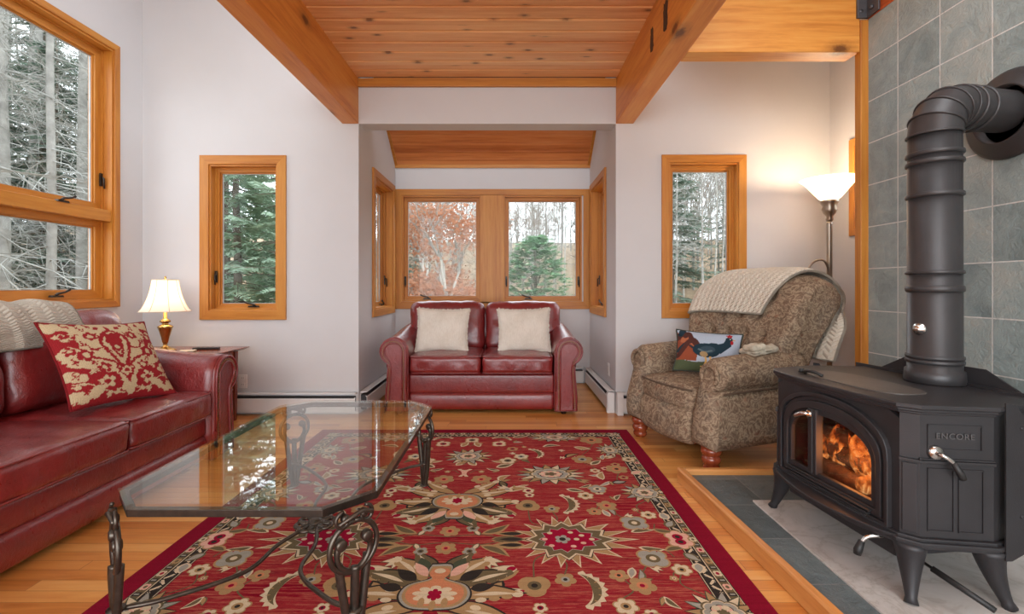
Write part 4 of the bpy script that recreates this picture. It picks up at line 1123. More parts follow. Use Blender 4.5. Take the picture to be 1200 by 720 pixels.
# -- big tan palmette on the long axis (faces the middle)
def palmette(x, y, s, up=1, lay=3):
    def poly4(pts, c, lay):
        poly1(pts, c, lay); poly1([(p, 2 * RCY - q) for p, q in pts], c, lay)
    def T(pts): return [(x + s * p, y + s * q * up) for p, q in pts]
    for sg in (-1, 1):
        for (bx, by, l, w, a, c) in ((.10, -.30, 1.05, .30, -.30, 'tan'), (.15, -.12, 1.08, .34, .05, 'tan'), (.18, .05, .98, .34, .40, 'olive'), (.15, .18, .86, .34, .78, 'tan'), (.10, .26, .72, .30, 1.12, 'olive'), (.08, -.42, .95, .26, -.72, 'tan')):
            p = leafp(l, w, .06); q = [(bx + u * math.cos(a) - v * math.sin(a), by + u * math.sin(a) + v * math.cos(a)) for u, v in p]
            poly4(T([(sg * u, v) for u, v in q]), 'dark', lay)
            p = leafp(l * .95, w * .82, .06); q = [(bx + u * math.cos(a) - v * math.sin(a), by + u * math.sin(a) + v * math.cos(a)) for u, v in p]
            poly4(T([(sg * u, v) for u, v in q]), c, lay + 1)
            for e in (.45, .62, .78, .92):
                for w_ in (-1, 1):
                    u0, v0 = l * .95 * e, w_ * w * .30 * math.sin(PI * e ** .8)
                    q = [(bx + (u0 + .075 * cu) * math.cos(a) - (v0 + .05 * cv) * math.sin(a), by + (u0 + .075 * cu) * math.sin(a) + (v0 + .05 * cv) * math.cos(a)) for cu, cv in ellp(1, 1, 10)]
                    poly4(T([(sg * u, v) for u, v in q]), ('cream', 'tan')[int(e * 50) % 2] if c != 'olive' else 'olive', lay + 1)
            p = leafp(l * .55, w * .22, .02); q = [(bx + (.32 * l + u) * math.cos(a) - v * math.sin(a), by + (.32 * l + u) * math.sin(a) + v * math.cos(a)) for u, v in p]
            poly4(T([(sg * u, v) for u, v in q]), 'cream', lay + 2)
        for (bx, by, l, w, a, c) in ((.30, .20, .42, .20, .70, 'dark'), (.46, .02, .34, .18, .25, 'dark'), (.20, .42, .36, .20, 1.2, 'green'), (.16, .30, .40, .16, .95, 'pink')):
            p = leafp(l, w); q = [(bx + u * math.cos(a) - v * math.sin(a), by + u * math.sin(a) + v * math.cos(a)) for u, v in p]
            poly4(T([(sg * u, v) for u, v in q]), c, lay + 3)
    vase0 = [(-.16, .62), (.16, .62), (.20, .44), (.12, .26), (.46, .10), (.56, -.12), (.48, -.32), (.26, -.44), (-.26, -.44), (-.48, -.32), (-.56, -.12), (-.46, .10), (-.12, .26), (-.20, .44)]
    vase = [(p.x * .80, p.y * .86) for p in smooth_path([(a, b, 0) for a, b in vase0 + vase0[:1]], 4)[:-1]]
    for e, c, d in ((1.10, 'dark', 4), (1.04, 'grey', 5), (.96, 'tan', 6), (.86, 'salmon', 7)): poly4(T([(p * e, (q + .02) * e) for p, q in vase]), c, lay + d)
    poly4(T([(p * .30, -.10 + q * .19) for p, q in lobes(9, 1, .3, PI / 2)]), 'cream', lay + 8)
    poly4(T([(p * .10, -.10 + q * .12) for p, q in lobes(6, 1, .3, PI / 2)]), 'crim', lay + 9)
    for sg in (-1, 0, 1): poly4(T([(sg * .15 + .045 * p, -.26 + .10 * q - .05 * (sg == 0)) for p, q in ellp(1, 1, 10)]), 'tan', lay + 10)
    poly4(T([(p * .08, .42 + q * .06) for p, q in ellp(1, 1)]), 'cream', lay + 9)
palmette(RCX, 2.335, .265, -1)
# -- serrated flower across the middle
def serrated(x, y, lay=4):
    def ring(r0, r1, n, ext, wav=0.0):
        out = []
        for i in range(n * 2):
            a = PI * i / n; r = r1 if i % 2 == 0 else r0
            e = 1 + ext * max(0, math.cos(a)) ** 2
            out.append((x + 1.0 * r * e * math.cos(a) , y + .92 * r * math.sin(a)))
        return out
    for r0, r1, n, ext, c, d in ((.135, .225, 18, .42, 'cream', 0), (.128, .205, 18, .42, 'tan', 1), (.130, .172, 12, .36, 'dark', 2), (.128, .165, 12, .36, 'cream', 3), (.118, .152, 12, .36, 'olive', 4),
                               (.088, .112, 12, .42, 'grey', 5), (.084, .106, 12, .42, 'crim', 6)):
        poly1_ = ring(r0, r1, n, ext); [poly1([(RCX + sx * (p - RCX), q) for p, q in poly1_], c, lay + d) for sx in (1, -1)]
    for sx in (1, -1):
        F_ = lambda pts: [(RCX + sx * (p - RCX), q) for p, q in pts]
        poly1(F_(tr(lobes(5, .034, .4), x - .01, y)), 'grey', lay + 8); poly1(F_(tr(ellp(.014, .014), x - .01, y)), 'dark', lay + 9)
        for k, (dx, dy) in enumerate(((-.06, .05), (-.06, -.05), (.03, .055), (.03, -.055), (.075, .03), (.075, -.03), (.115, 0), (-.085, 0), (.05, 0))):
            poly1(F_(tr(ellp(.012, .010), x + dx, y + dy)), 'pink' if k % 2 else 'cream', lay + 8)
        for k in range(3):
            poly1(F_(tr(leafp(.14, .06 - .012 * k), x - .17 - .0 * k, y + (k - 1) * .045, PI)), ('tan', 'olive', 'tan')[k], lay + 5)
            poly1(F_(tr(leafp(.10, .028), x - .18, y + (k - 1) * .045, PI)), 'dark', lay + 6)
serrated(.235, RCY)
# -- the rest, laid out in one quarter (far right) and mirrored
rosette(.235, 2.70, .205, .145); rosette(RCX, 2.985, .16, .14, 14); rosette(.705, 2.455, .13, .12, 14); rosette(.32, 3.36, .20, .10, 16); rosette(.66, 3.10, .10, .13, 12)
crescent(.235, 2.33, .10, -.1, 1); crescent(.13, 3.03, .085, .2, 1); crescent(-.06, 3.30, .07, 1.4, -1)
flower(RCX, 2.068, .040, 6, 'tan', 'salmon', 'crim'); flower(-.36, 2.09, .028, 5, 'grey', 'olive'); flower(.09, 2.31, .055, 3, 'tan', 'olive', rot=1.5); flower(.205, 2.275, .036, 5, 'tan', 'grey')
flower(.391, 2.42, .040, 6, 'cream', 'tan'); flower(.477, 2.31, .045, 5, 'tan', 'salmon', 'crim'); flower(.406, 2.25, .034, 5, 'tan', 'salmon'); flower(.653, 2.215, .036, 6, 'cream', 'tan'); flower(.567, 2.14, .062, 4, 'grey', 'olive', 'cream', rot=.8)
flower(-.157, 2.626, .052, 6, 'tan', 'salmon', 'crim'); flower(.074, 2.98, .045, 6, 'cream', 'grey'); flower(.631, 2.775, .06, 6, 'tan', 'salmon', 'dark'); flower(.453, 2.93, .06, 5, 'tan', 'grey'); flower(.466, 2.50, .048, 5, 'grey', 'cream')
flower(-.07, 3.22, .05, 4, 'cream', 'crim', rot=.8); flower(.573, 3.30, .075, 6, 'tan', 'salmon'); flower(-.01, 2.91, .05, 5, 'cream', 'olive'); flower(.74, 2.93, .04, 6, 'cream', 'tan'); flower(.10, 2.48, .03, 6, 'cream', 'crim')
flower(RCX, 3.30, .05, 4, 'cream', 'olive', rot=.8); flower(.02, 3.12, .035, 6, 'tan', 'crim'); flower(.72, 2.02, .05, 5, 'pink', 'crim'); flower(.50, 2.75, .03, 6, 'cream', 'salmon')
leaf(-.40, 2.045, .15, .050, 2.55, 'olive', 'tan', .012); leaf(-.395, 2.03, .06, .030, 1.1, 'cream', 'olive'); leaf(-.445, 2.005, .10, .02, 2.9, 'olive', 'tan')
tulip(-.42, 2.135, .075, 2.4); tulip(-.545, 2.20, .09, .5, 'cream', 'crim'); leaf(-.56, 2.22, .16, .05, .25, 'olive', 'tan', .02); leaf(-.50, 2.28, .12, .06, 1.0, 'tan', 'dark')
leaf(-.02, 2.47, .14, .06, .3, 'tan', 'cream', .02); tulip(.0, 2.49, .07, 2.6, 'cream', 'grey'); leaf(-.02, 2.52, .10, .05, 1.9, 'olive', 'dark')
crescent(-.215, 2.715, .055, 2.9, 1, 'pink', 'cream', 5); leaf(-.06, 2.60, .11, .045, .9, 'tan', 'cream', .02); leaf(-.08, 2.80, .12, .06, .5, 'olive', 'cream'); leaf(-.03, 2.86, .10, .05, 1.3, 'tan', 'dark')
leaf(.47, 2.20, .075, .035, 1.9, 'grey', 'cream'); leaf(.53, 2.06, .11, .042, .15, 'olive', 'cream', .01); leaf(.63, 2.085, .10, .04, -.2, 'olive', 'tan', -.01); leaf(.70, 2.10, .08, .05, .9, 'grey', 'olive'); leaf(.73, 2.17, .07, .05, 1.8, 'grey', 'cream')
leaf(.70, 2.70, .09, .05, .6, 'pink', 'cream'); leaf(.52, 2.62, .12, .05, 1.4, 'tan', 'cream', .015); leaf(.49, 2.84, .11, .05, .8, 'olive', 'cream'); leaf(.56, 2.58, .09, .05, .2, 'grey', 'dark')
leaf(.35, 2.96, .12, .05, .6, 'tan', 'dark', .02); leaf(.22, 3.16, .13, .05, .2, 'olive', 'cream', .02); leaf(.43, 3.16, .12, .055, -.4, 'tan', 'cream'); leaf(.02, 3.36, .12, .05, .3, 'olive', 'cream'); leaf(-.20, 3.16, .12, .05, 1.9, 'tan', 'cream')
leaf(.30, 2.50, .10, .045, -.3, 'olive', 'cream'); leaf(-.20, 2.83, .10, .05, 2.2, 'tan', 'cream'); tulip(.60, 2.95, .07, .8); tulip(.05, 2.62, .06, .2, 'tan', 'crim'); tulip(.38, 2.62, .0601, -.5, 'tan', 'olive')
stem([(RCX, 2.02), (-.40, 2.04), (-.52, 2.0), (-.62, 2.0)]); stem([(.09, 2.26), (.10, 2.15), (.16, 2.10)]); stem([(.205, 2.25), (.22, 2.17), (.16, 2.10)]); stem([(.391, 2.38), (.44, 2.33), (.406, 2.25)]); stem([(.477, 2.27), (.52, 2.2), (.567, 2.14)])
stem([(.653, 2.22), (.62, 2.30), (.68, 2.36)]); stem([(.631, 2.72), (.60, 2.62), (.64, 2.55)]); stem([(-.157, 2.58), (-.10, 2.52), (-.02, 2.47)]); stem([(.074, 2.94), (.02, 2.86), (-.06, 2.80)]); stem([(.453, 2.87), (.50, 2.80), (.52, 2.66)]); stem([(.573, 3.23), (.52, 3.1), (.46, 3.0)])
# -- small buds, leaves and tendrils scattered in the free ground between the big flowers
occ = [(.235, 2.0, .30), (RCX, 2.335, .26), (.235, 2.70, .20), (RCX, 2.985, .16), (.705, 2.455, .14), (.32, 3.36, .20), (.66, 3.10, .12), (.30, 2.33, .12), (.19, 3.03, .10)]
fr = random.Random(77); nfill = 0
for _ in range(4000):
    x, y = fr.uniform(RCX + .03, RX1 - .24), fr.uniform(RCY + .05, RY1 - .24)
    if any(math.hypot(x - a, y - b) < r + .05 for a, b, r in occ): continue
    if math.hypot(x - RCX, 0) < .06: continue
    a = fr.uniform(0, 6.28); k = nfill % 5
    if k == 0: flower(x, y, fr.uniform(.018, .028), 5, fr.choice(('cream', 'pink', 'tan')), 'crim', 'dark', lay=1)
    elif k in (1, 3): leaf(x, y, fr.uniform(.06, .10), .030, a, fr.choice(('olive', 'tan', 'grey')), fr.choice(('cream', 'olive')), .008, lay=1); leaf(x, y, .055, .024, a + 1.0, 'tan', 'olive', lay=1)
    elif k == 2: stem([(x, y), (x + .04 * math.cos(a), y + .04 * math.sin(a)), (x + .07 * math.cos(a + .8), y + .07 * math.sin(a + .8))]); flower(x, y, .016, 5, 'tan', 'cream', 'crim', lay=1)
    else: tulip(x, y, .045, a, 'cream', 'crim', 2)
    occ.append((x, y, .045)); nfill += 1
    if nfill > 60: break
# -- border: little flowers in the broad stripe, a chain in the narrow one
def border(x0, y0, x1, y1, nx, ny):
    L = math.hypot(x1 - x0, y1 - y0); n = int(L / .078); tx, ty = (x1 - x0) / L, (y1 - y0) / L
    for k in range(n):
        d = (k + .5) * L / n; x, y = x0 + tx * d, y0 + ty * d
        cx_, cy_ = x + nx * (BW + .0215), y + ny * (BW + .0215)
        c = ('cream', 'tan', 'pink')[k % 3]
        def B(p, q): return (cx_ + tx * p + nx * q, cy_ + ty * p + ny * q)
        poly1([B(.020 * p, .016 * q) for p, q in lobes(4, 1, .25, PI / 4, k=5)], c, 1)
        poly1([B(.009 * p, .007 * q) for p, q in ellp(1, 1, 8)], 'crim' if k % 2 else 'olive', 2)
        poly1([B(.039 + .010 * p, .014 * q) for p, q in ((-1, -1), (1, -1), (1, 1), (-1, 1))], 'dark', 1)
        poly1([B(.039 + .004 * p, .009 * q) for p, q in ((-1, -1), (1, -1), (1, 1), (-1, 1))], 'grey', 2)
    n = int(L / .034)
    for k in range(n):
        d = (k + .5) * L / n; x, y = x0 + tx * d + nx * (B2 - .004), y0 + ty * d + ny * (B2 - .004)
        def B(p, q): return (x + tx * p + nx * q, y + ty * p + ny * q)
        s = 1 if k % 2 else -1
        poly1([B(-.016, -.011 * s), B(-.008, -.014 * s), B(.016, .006 * s), B(.012, .014 * s), B(-.006, .002 * s)], 'cream', 1)
        poly1([B(-.004, .008 * s), B(.006, .006 * s), B(.004, .014 * s)], 'grey', 2)
b_ = BW
border(RX1, RY0 + b_, RX1, RY1 - b_, -1, 0); border(RX0, RY0 + b_, RX0, RY1 - b_, 1, 0); border(RX0 + b_, RY1, RX1 - b_, RY1, 0, -1); border(RX0 + b_, RY0, RX1 - b_, RY0, 0, 1)
ro = rug.build('area_rug', [YARN[k] for k in YK], weld=False)
tag(ro, 'red floral area rug with crimson edge in the middle of the floor', 'rug')

# ------------------------------------------------------------------ raised hearth
def hx(y): return .935 + (2.62 - y) * .052         # its long front edge runs slightly askew
HZ = .045
he = thing('hearth', 'raised slate hearth with oak curb and marble slab under the black stove', 'hearth', (0, 0, 0))
MB().prism([(hx(2.60) + .02, 2.60), (hx(-.2) + .02, -.2), (2.128, -.2), (2.128, 2.60)], HZ, 'xy', 0.0).build('slate_floor', M['slate_floor'], he)
OAK = (lin(206, 140, 76), lin(176, 106, 48), lin(222, 164, 100))
oy = wood('oak_curb_long', *OAK, axis='y', rough=.35); ox_ = wood('oak_curb_short', *OAK, axis='x', rough=.35)
m = MB()
def curb(y): return [(hx(y), 0), (hx(y), .068), (hx(y) + .006, .076), (hx(y) + .030, .078), (hx(y) + .036, .072), (hx(y) + .036, .03)]
vs = []
for y in (-.2, 2.63): vs += [(x, y, z) for x, z in curb(y)]
m.add(vs, [list(range(6))[::-1], list(range(6, 12))] + [(i, (i + 1) % 6, 6 + (i + 1) % 6, 6 + i) for i in range(6)])
m.build('front_curb', oy, he, bevel=.003)
m = MB(); m.prism([(2.595, 0), (2.595, .066), (2.602, .074), (2.630, .074), (2.638, .066), (2.638, 0)], 2.128 - hx(2.6) - .036, 'yz', hx(2.6) + .036); m.build('end_curb', ox_, he, bevel=.003)
MB().prism([(1.174, 2.275), (1.182, -.15), (2.124, -.15), (2.124, 2.275)], .010, 'xy', HZ - .002).build('marble_slab', M['marble'], he, bevel=.002)
# ------------------------------------------------------------------ cast iron wood stove (front faces local -x, near side local -y)
def iron(name, c, rough=.45):
    t = NT(name, rough, .35); v = t.coord()
    n1 = t.noise(v, 9, 4); n2 = t.noise(v, 300, 2)
    t.col(t.mix(1.0, c, t.ramp(n1, [(.3, (.85,) * 3), (.7, (1.1,) * 3)]), 'MULTIPLY')); t.bump(n2, .18, .002); return t.m
M['cast'] = iron('matte_black_cast_iron', lin(56, 54, 56)); M['pipe'] = iron('black_stove_pipe', lin(66, 64, 65), .38); M['griddle'] = iron('worn_griddle_iron', lin(96, 90, 86), .45)
M['soot'] = plain('firebox_soot', lin(40, 32, 28), .95); M['chrome'] = plain('bright_handle_metal', lin(210, 205, 200), .2, metal=1.0, var=.03); M['grip'] = plain('black_handle_grip', lin(34, 32, 32), .5)
SZ0 = HZ + .008
st = thing('wood_stove', 'black cast iron wood stove burning behind arched glass doors on the hearth', 'stove', (1.272, 1.868, SZ0), .105)
def outline(e):
    """plan of the body, e outward; x = depth from the front"""
    pts = [(-.004, .300), (.022, .335), (.236, .390), (.46, .34), (.46, -.34), (.236, -.390), (.030, -.338), (-.004, -.300)]
    n = len(pts); out = []
    for i in range(n):
        p, a, b = Vector(pts[i]), Vector(pts[i - 1]), Vector(pts[(i + 1) % n])
        d1 = (p - a).normalized(); d2 = (b - p).normalized(); n1 = Vector((d1.y, -d1.x)) * -1; n2 = Vector((d2.y, -d2.x)) * -1
        bis = (n1 + n2); bis = bis / max(.3, bis.dot(n1)); out.append(tuple(p + bis * e))
    return out
def bow(poly, d, n=10):
    """replace the front edge (last -> first) by a bow of depth d"""
    a, b = Vector(poly[-1]), Vector(poly[0])
    return list(poly) + [(a.lerp(b, k / n).x - d * math.sin(PI * k / n), a.lerp(b, k / n).y) for k in range(1, n)]
# walls of the body (sides and back; the front is built from the frame and doors)
o = outline(0); inn = outline(-.02)
m = MB()
for i in range(0, 7):
    a, b, c, d = o[i], o[i + 1], inn[i + 1], inn[i]
    m.prism([a, b, c, d], .42, 'xy', .205)
m.prism(o, .02, 'xy', .195)
m.build('body', M['cast'], st)
m = MB()
for e, z, h in ((.012, .178, .012), (.020, .188, .014), (.010, .200, .012)): m.prism(bow(outline(e), .018), h, 'xy', z)
m.build('base_moulding', M['cast'], st, bevel=.003)
m = MB(); m.prism(bow(outline(-.03), .012), .006, 'xy', .196); m.build('firebox_floor', M['soot'], st)
m = MB()
for e, z, h in ((.006, .612, .010), (.012, .620, .012), (.020, .631, .016)): m.prism(bow(outline(e), .022), h, 'xy', z)
m.build('top_plate', M['cast'], st, bevel=.004)
# griddle let into the top
g = []
for i in range(28):
    a = 2 * PI * i / 28; c_, s_ = math.cos(a), math.sin(a)
    g.append((.135 + .105 * math.copysign(abs(c_) ** .6, c_), .01 + .235 * math.copysign(abs(s_) ** .75, s_)))
m = MB(); m.prism(g, .006, 'xy', .6455); gr = m.build('griddle', M['griddle'], st, bevel=.002)
m = MB(); m.tube(smooth_path([(.05, .20, .652), (.035, .18, .664), (.035, .13, .668), (.05, .10, .655)], 5), .007, 8); m.tube([(.045, .215, .652), (.045, .215, .668)], [.014, .010], 10); m.build('griddle_handle', M['grip'], gr)
# front: outer plate with an arched opening
def arch(y0, y1, z0, zs, zt, n=18):
    c, r = (y0 + y1) / 2, (y1 - y0) / 2
    return [(y1, z0), ] + [(c + r * math.cos(PI * k / n), zs + (zt - zs) * math.sin(PI * k / n) ** .8) for k in range(n + 1)] + [(y0, z0)]
def ringfill(m, outer, inner, d, at): m.ring(outer, inner, d, 'yz', at)
def rect_like(n, y0, y1, z0, z1):
    """rectangle sampled to match an arch with n steps"""
    top = []
    for k in range(n + 1):
        a = PI * k / n; c, s = math.cos(a), math.sin(a); q = max(abs(c), abs(s)); top.append(((y0 + y1) / 2 + (y1 - y0) / 2 * c / q, z0 + (z1 - z0) * (.62 + .38 * s / q)))
    return [(y1, z0)] + top + [(y0, z0)]
YO0, YO1 = -.272, .272
A = [arch(-.272, .272, .212, .44, .600), arch(-.258, .258, .222, .43, .583), arch(-.244, .244, .232, .42, .566), arch(-.222, .222, .250, .405, .535), arch(-.196, .208, .270, .395, .508)]
m = MB(); ringfill(m, rect_like(18, -.300, .300, .205, .615), A[0], .016, -.004); m.build('front_plate', M['cast'], st)
m = MB(); ringfill(m, A[0], A[1], .030, -.022); ringfill(m, A[1], A[2], .020, -.012); m.build('arch_moulding', M['cast'], st, bevel=.003)
m = MB(); ringfill(m, A[2], A[3], .026, -.020); ringfill(m, A[3], A[4], .020, -.010)
dfo = m.build('door_frame', M['cast'], st, bevel=.003)
m = MB(); m.box((-.022, .050, .262), (.012, .095, .528)); m.box((-.026, .066, .262), (-.02, .079, .525)); m.build('door_mullion', M['cast'], st, bevel=.003)
for k in range(3):
    m = MB(); m.box((-.026 - .003 * k, -.19 - .01 * k, .222 + .012 * k - .01), (-.012, .19 + .01 * k, .228 + .012 * k - .01)); m.build('sill_bar', M['cast'], st, bevel=.002)
M['stove_glass'] = glass_mat('stove_door_glass', tint=(.97, .90, .82, 1), k0=.03, gain=.55)
for nm, lo, hi in (('a', -.20, .052), ('b', .093, .212)):
    pts = [(max(lo, min(hi, y)), z) for y, z in arch(-.200, .212, .266, .395, .512)]
    q = []
    for p in pts:
        if not q or (abs(p[0] - q[-1][0]) + abs(p[1] - q[-1][1])) > 1e-4: q.append(p)
    MB().prism(q, .003, 'yz', .002).build('door_glass', M['stove_glass'], st, weld=False)
# ash lip, bowed out below the doors
m = MB(); lip = [(.01, -.30)] + [(-.020 - .075 * math.sin(PI * k / 20) ** .8, -.30 + .60 * k / 20) for k in range(21)] + [(.01, .30)]
m.prism(lip, .012, 'xy', .192); m.prism([(x * .82 + .002, y * .97) for x, y in lip], .016, 'xy', .176); m.build('ash_lip', M['cast'], st, bevel=.003)
# waist moulding and raised panels on the near and far sides and on the corner posts
def side_frame(p0, p1):
    a, b = Vector(p0), Vector(p1); t = (b - a).normalized(); n = Vector((t.y, -t.x))
    L = (b - a).length
    return lambda s, z, d: ((a + t * s * L + n * d).x, (a + t * s * L + n * d).y, z)
def on_side(m, f, s0, s1, z0, z1, d0, d1):
    vs = [f(s, z, d) for d in (d0, d1) for s, z in ((s0, z0), (s1, z0), (s1, z1), (s0, z1))]
    m.add(vs, [(0, 3, 2, 1), (4, 5, 6, 7), (0, 1, 5, 4), (1, 2, 6, 5), (2, 3, 7, 6), (3, 0, 4, 7)])
def rim(m, f, s0, s1, z0, z1, w, ws, d):
    on_side(m, f, s0, s1, z0, z0 + w, 0, d); on_side(m, f, s0, s1, z1 - w, z1, 0, d); on_side(m, f, s0, s0 + ws, z0, z1, 0, d); on_side(m, f, s1 - ws, s1, z0, z1, 0, d)
near = side_frame(o[6], o[5]); far = side_frame(o[2], o[1]); post = side_frame(o[7], o[6]); post2 = side_frame(o[1], o[0])
for f in (near, far):
    m = MB(); rim(m, f, .10, .84, .500, .582, .004, .014, .004); m.build('upper_side_panel', M['cast'], st)
    m = MB(); rim(m, f, .10, .46, .235, .440, .004, .014, .004); m.build('lower_side_panel', M['cast'], st)
    m = MB(); rim(m, f, .52, .86, .235, .440, .004, .014, .004); m.build('lower_side_panel', M['cast'], st)
    m = MB(); on_side(m, f, -.02, 1.0, .456, .466, 0, .012); on_side(m, f, -.02, 1.0, .466, .472, 0, .007); m.build('waist_moulding', M['cast'], st, bevel=.002)
for f in (post, post2):
    m = MB(); on_side(m, f, -.05, 1.05, .456, .466, 0, .012); on_side(m, f, .12, .88, .225, .45, 0, .006); m.build('corner_post', M['cast'], st, bevel=.002)
# raised lettering on the upper panel of the near side
tc = bpy.data.curves.new('lettering', 'FONT'); tc.body = 'ENCORE'; tc.size = .027; tc.extrude = .002; tc.align_x = 'CENTER'; tc.align_y = 'CENTER'; tc.space_character = 1.1
tc.materials.append(iron('raised_letter_iron', lin(100, 98, 98), .4))
tmp = bpy.data.objects.new('tmp', tc); COL.objects.link(tmp); bpy.context.view_layer.update()
tme = bpy.data.meshes.new_from_object(tmp.evaluated_get(bpy.context.evaluated_depsgraph_get())); bpy.data.objects.remove(tmp)
to = bpy.data.objects.new('lettering', tme); COL.objects.link(to); to.parent = st
c0 = Vector(near(.47, .545, .003)); t_ = (Vector(o[5]) - Vector(o[6])).normalized(); X = Vector((t_.x, t_.y, 0)); Z = Vector((0, 0, 1)); N = X.cross(Z)
mt = Matrix((X, Z, N)).transposed().to_4x4(); mt.translation = c0; to.matrix_local = mt
# spiral damper handle on the near side, door handle, ash door handle, air lever
m = MB(); p = Vector(near(.20, .492, 0)); nN = Vector(near(.20, .492, .1)) - p; nN.normalize(); t3 = X
m.tube([p, p + nN * .012], [.024, .020], 14); m.tube(smooth_path([p + nN * .01, p + nN * .03, p + nN * .036 + t3 * .012 + Z * -.006, p + nN * .036 + t3 * .03 + Z * -.02], 5), .007, 8)
dh = m.build('damper_handle', M['chrome'], st)
MB().tube([p + nN * .036 + t3 * .03 + Z * -.02, p + nN * .036 + t3 * .05 + Z * -.055, p + nN * .036 + t3 * .058 + Z * -.072], [.008, .011, .009], 10).build('grip', M['grip'], dh)
m = MB(); m.tube(smooth_path([(-.02, .078, .505), (-.04, .078, .508), (-.05, .095, .503), (-.052, .125, .486)], 5), [.008] * 6 + [.010] * 10, 8); m.tube([(-.026, .078, .492), (-.026, .078, .520)], .012, 10)
m.build('door_handle', M['chrome'], st)
m = MB(); m.tube(smooth_path([(-.01, -.245, .17), (-.03, -.245, .172), (-.06, -.235, .165), (-.075, -.228, .145)], 5), .007, 8); ah = m.build('ash_drawer_handle', M['chrome'], st)
MB().tube([(-.075, -.228, .147), (-.085, -.224, .115), (-.087, -.223, .10)], [.010, .014, .012], 10).build('grip', M['grip'], ah)
m = MB(); m.tube([(.06, -.30, .12), (.10, -.43, .085)], .0055, 8); al = m.build('air_lever', M['chrome'], st); MB().tube([(.072, -.34, .109), (.118, -.487, .068)], [.010, .009], 10).build('grip', M['grip'], al)
MB().box((.02, -.26, .105), (.40, .26, .178)).build('ash_pan_box', M['cast'], st, bevel=.006)
# cabriole legs
for (x, y, sx, sy) in ((.02, -.315, -1, -1), (.02, .315, -1, 1), (.262, -.372, 1, -1), (.262, .372, 1, 1)):
    m = MB(); pts = []; rs = []
    for t in [k / 10 for k in range(11)]:
        z = .180 * (1 - t); k = .026 * math.sin(t * PI * .9) - .022 * t
        pts.append((x - sx * .010 + sx * (.034 * t ** 1.6) , y - sy * .010 + sy * (.036 * t ** 1.6), z)); rs.append(.034 * (1 - t) ** 1.25 + .0145 + (.006 if t > .95 else 0))
    m.tube(pts, rs, 10); m.build('leg', M['cast'], st)
# rear heat shield with its chamfered wings
sh = M['cast']
m = MB(); m.prism([(.475, -.40), (.475, .40), (.480, .40), (.480, -.40)], .46, 'xy', .20)
m.prism([(-.27, .66), (-.16, .72), (.16, .72), (.27, .66), (.30, .60), (-.30, .60)], .006, 'yz', .490)
m.build('rear_heat_shield', sh, st)
for sy in (-1, 1):
    f = lambda s, z: (.256 + s * .17, sy * (.405 + .012 * s), z)
    w = [(0, .66), (.18, .655), (1, .47), (1, .24), (.12, .16), (0, .16)]
    m = MB(); vs = [f(s, z) for s, z in w] + [(x, y + sy * .004, z) for x, y, z in [f(s, z) for s, z in w]]; n = 6
    m.add(vs, [list(range(6)), list(range(6, 12))[::-1]] + [(i, (i + 1) % n, n + (i + 1) % n, n + i) for i in range(n)])
    for s, z in ((.30, .58), (.30, .30)):
        c = f(s, z); m.lathe([(.006, -.002), (.006, .002), (.004, .004), (0, .004)] if sy > 0 else [(0, -.004), (.004, -.004), (.006, -.002), (.006, .002)], (c[0], c[1] + sy * .004, c[2]), 8, 'y')
    m.build('heat_shield_wing', sh, st)
# fire: split logs, embers, flames
bark = plain('charred_log', lin(86, 62, 46), .95, var=.5, scale=40, bump=.8, bscale=60); pale = plain('burning_log_ash', lin(150, 116, 84), .95, var=.4, scale=30, bump=.6, bscale=70)
def log(p0, p1, r, mat, seed):
    p0, p1 = Vector(p0), Vector(p1); m = MB(); n = 14; ps = [p0.lerp(p1, k / n) for k in range(n + 1)]
    m.tube(ps, [r * (1 + .22 * nz(k * .7, seed)) for k in range(n + 1)], 12)
    m.v = [tuple(Vector(v) + Vector((nz(v[1] * 22 + seed, v[2] * 40), 0, nz(v[0] * 40, v[1] * 22 + seed))) * .010) for v in m.v]
    m.build('log', mat, st)
log((.13, -.26, .240), (.12, .26, .246), .036, bark, 1); log((.22, -.26, .25), (.24, .25, .26), .045, bark, 3); log((.17, -.24, .310), (.17, .26, .322), .040, bark, 5); log((.09, -.05, .262), (.24, -.07, .30), .026, pale, 7); log((.10, -.21, .275), (.22, -.02, .37), .024, pale, 9); log((.20, -.2, .385), (.19, .25, .375), .036, bark, 11); log((.085, -.12, .225), (.105, -.135, .365), .013, pale, 13)
def flame_mat():
    t = NT('fire_flame'); v = t.coord(); sep = t.n('SeparateXYZ', {0: v})
    n = t.noise(t.map((14, 14, 6)), 1.6, 5, .6, .8)
    hgt = t.math('MULTIPLY_ADD', sep.outputs[2], 4.2, -1.05)
    c = t.ramp(t.math('SUBTRACT', t.math('MULTIPLY', n, 1.6), t.math('MULTIPLY', hgt, .35)), [(.25, (.40, .03, .005, 1)), (.5, (.95, .13, .02, 1)), (.78, (1, .30, .06, 1)), (1, (1, .62, .28, 1))])
    e = t.n('Emission', {'Color': c, 'Strength': 1.15}); tr_ = t.n('BsdfTransparent')
    fc = t.n('LayerWeight', {'Blend': .5}).outputs['Facing']
    al = t.math('MULTIPLY', t.ramp(n, [(.44, (0,) * 3), (.62, (1,) * 3)]), t.math('SUBTRACT', 1.0, fc))
    mx = t.n('MixShader', {0: al, 1: tr_.outputs[0], 2: e.outputs[0]}); t.l(mx.outputs[0], t.out.inputs[0]); return t.m
fm = flame_mat(); rnd = random.Random(4)
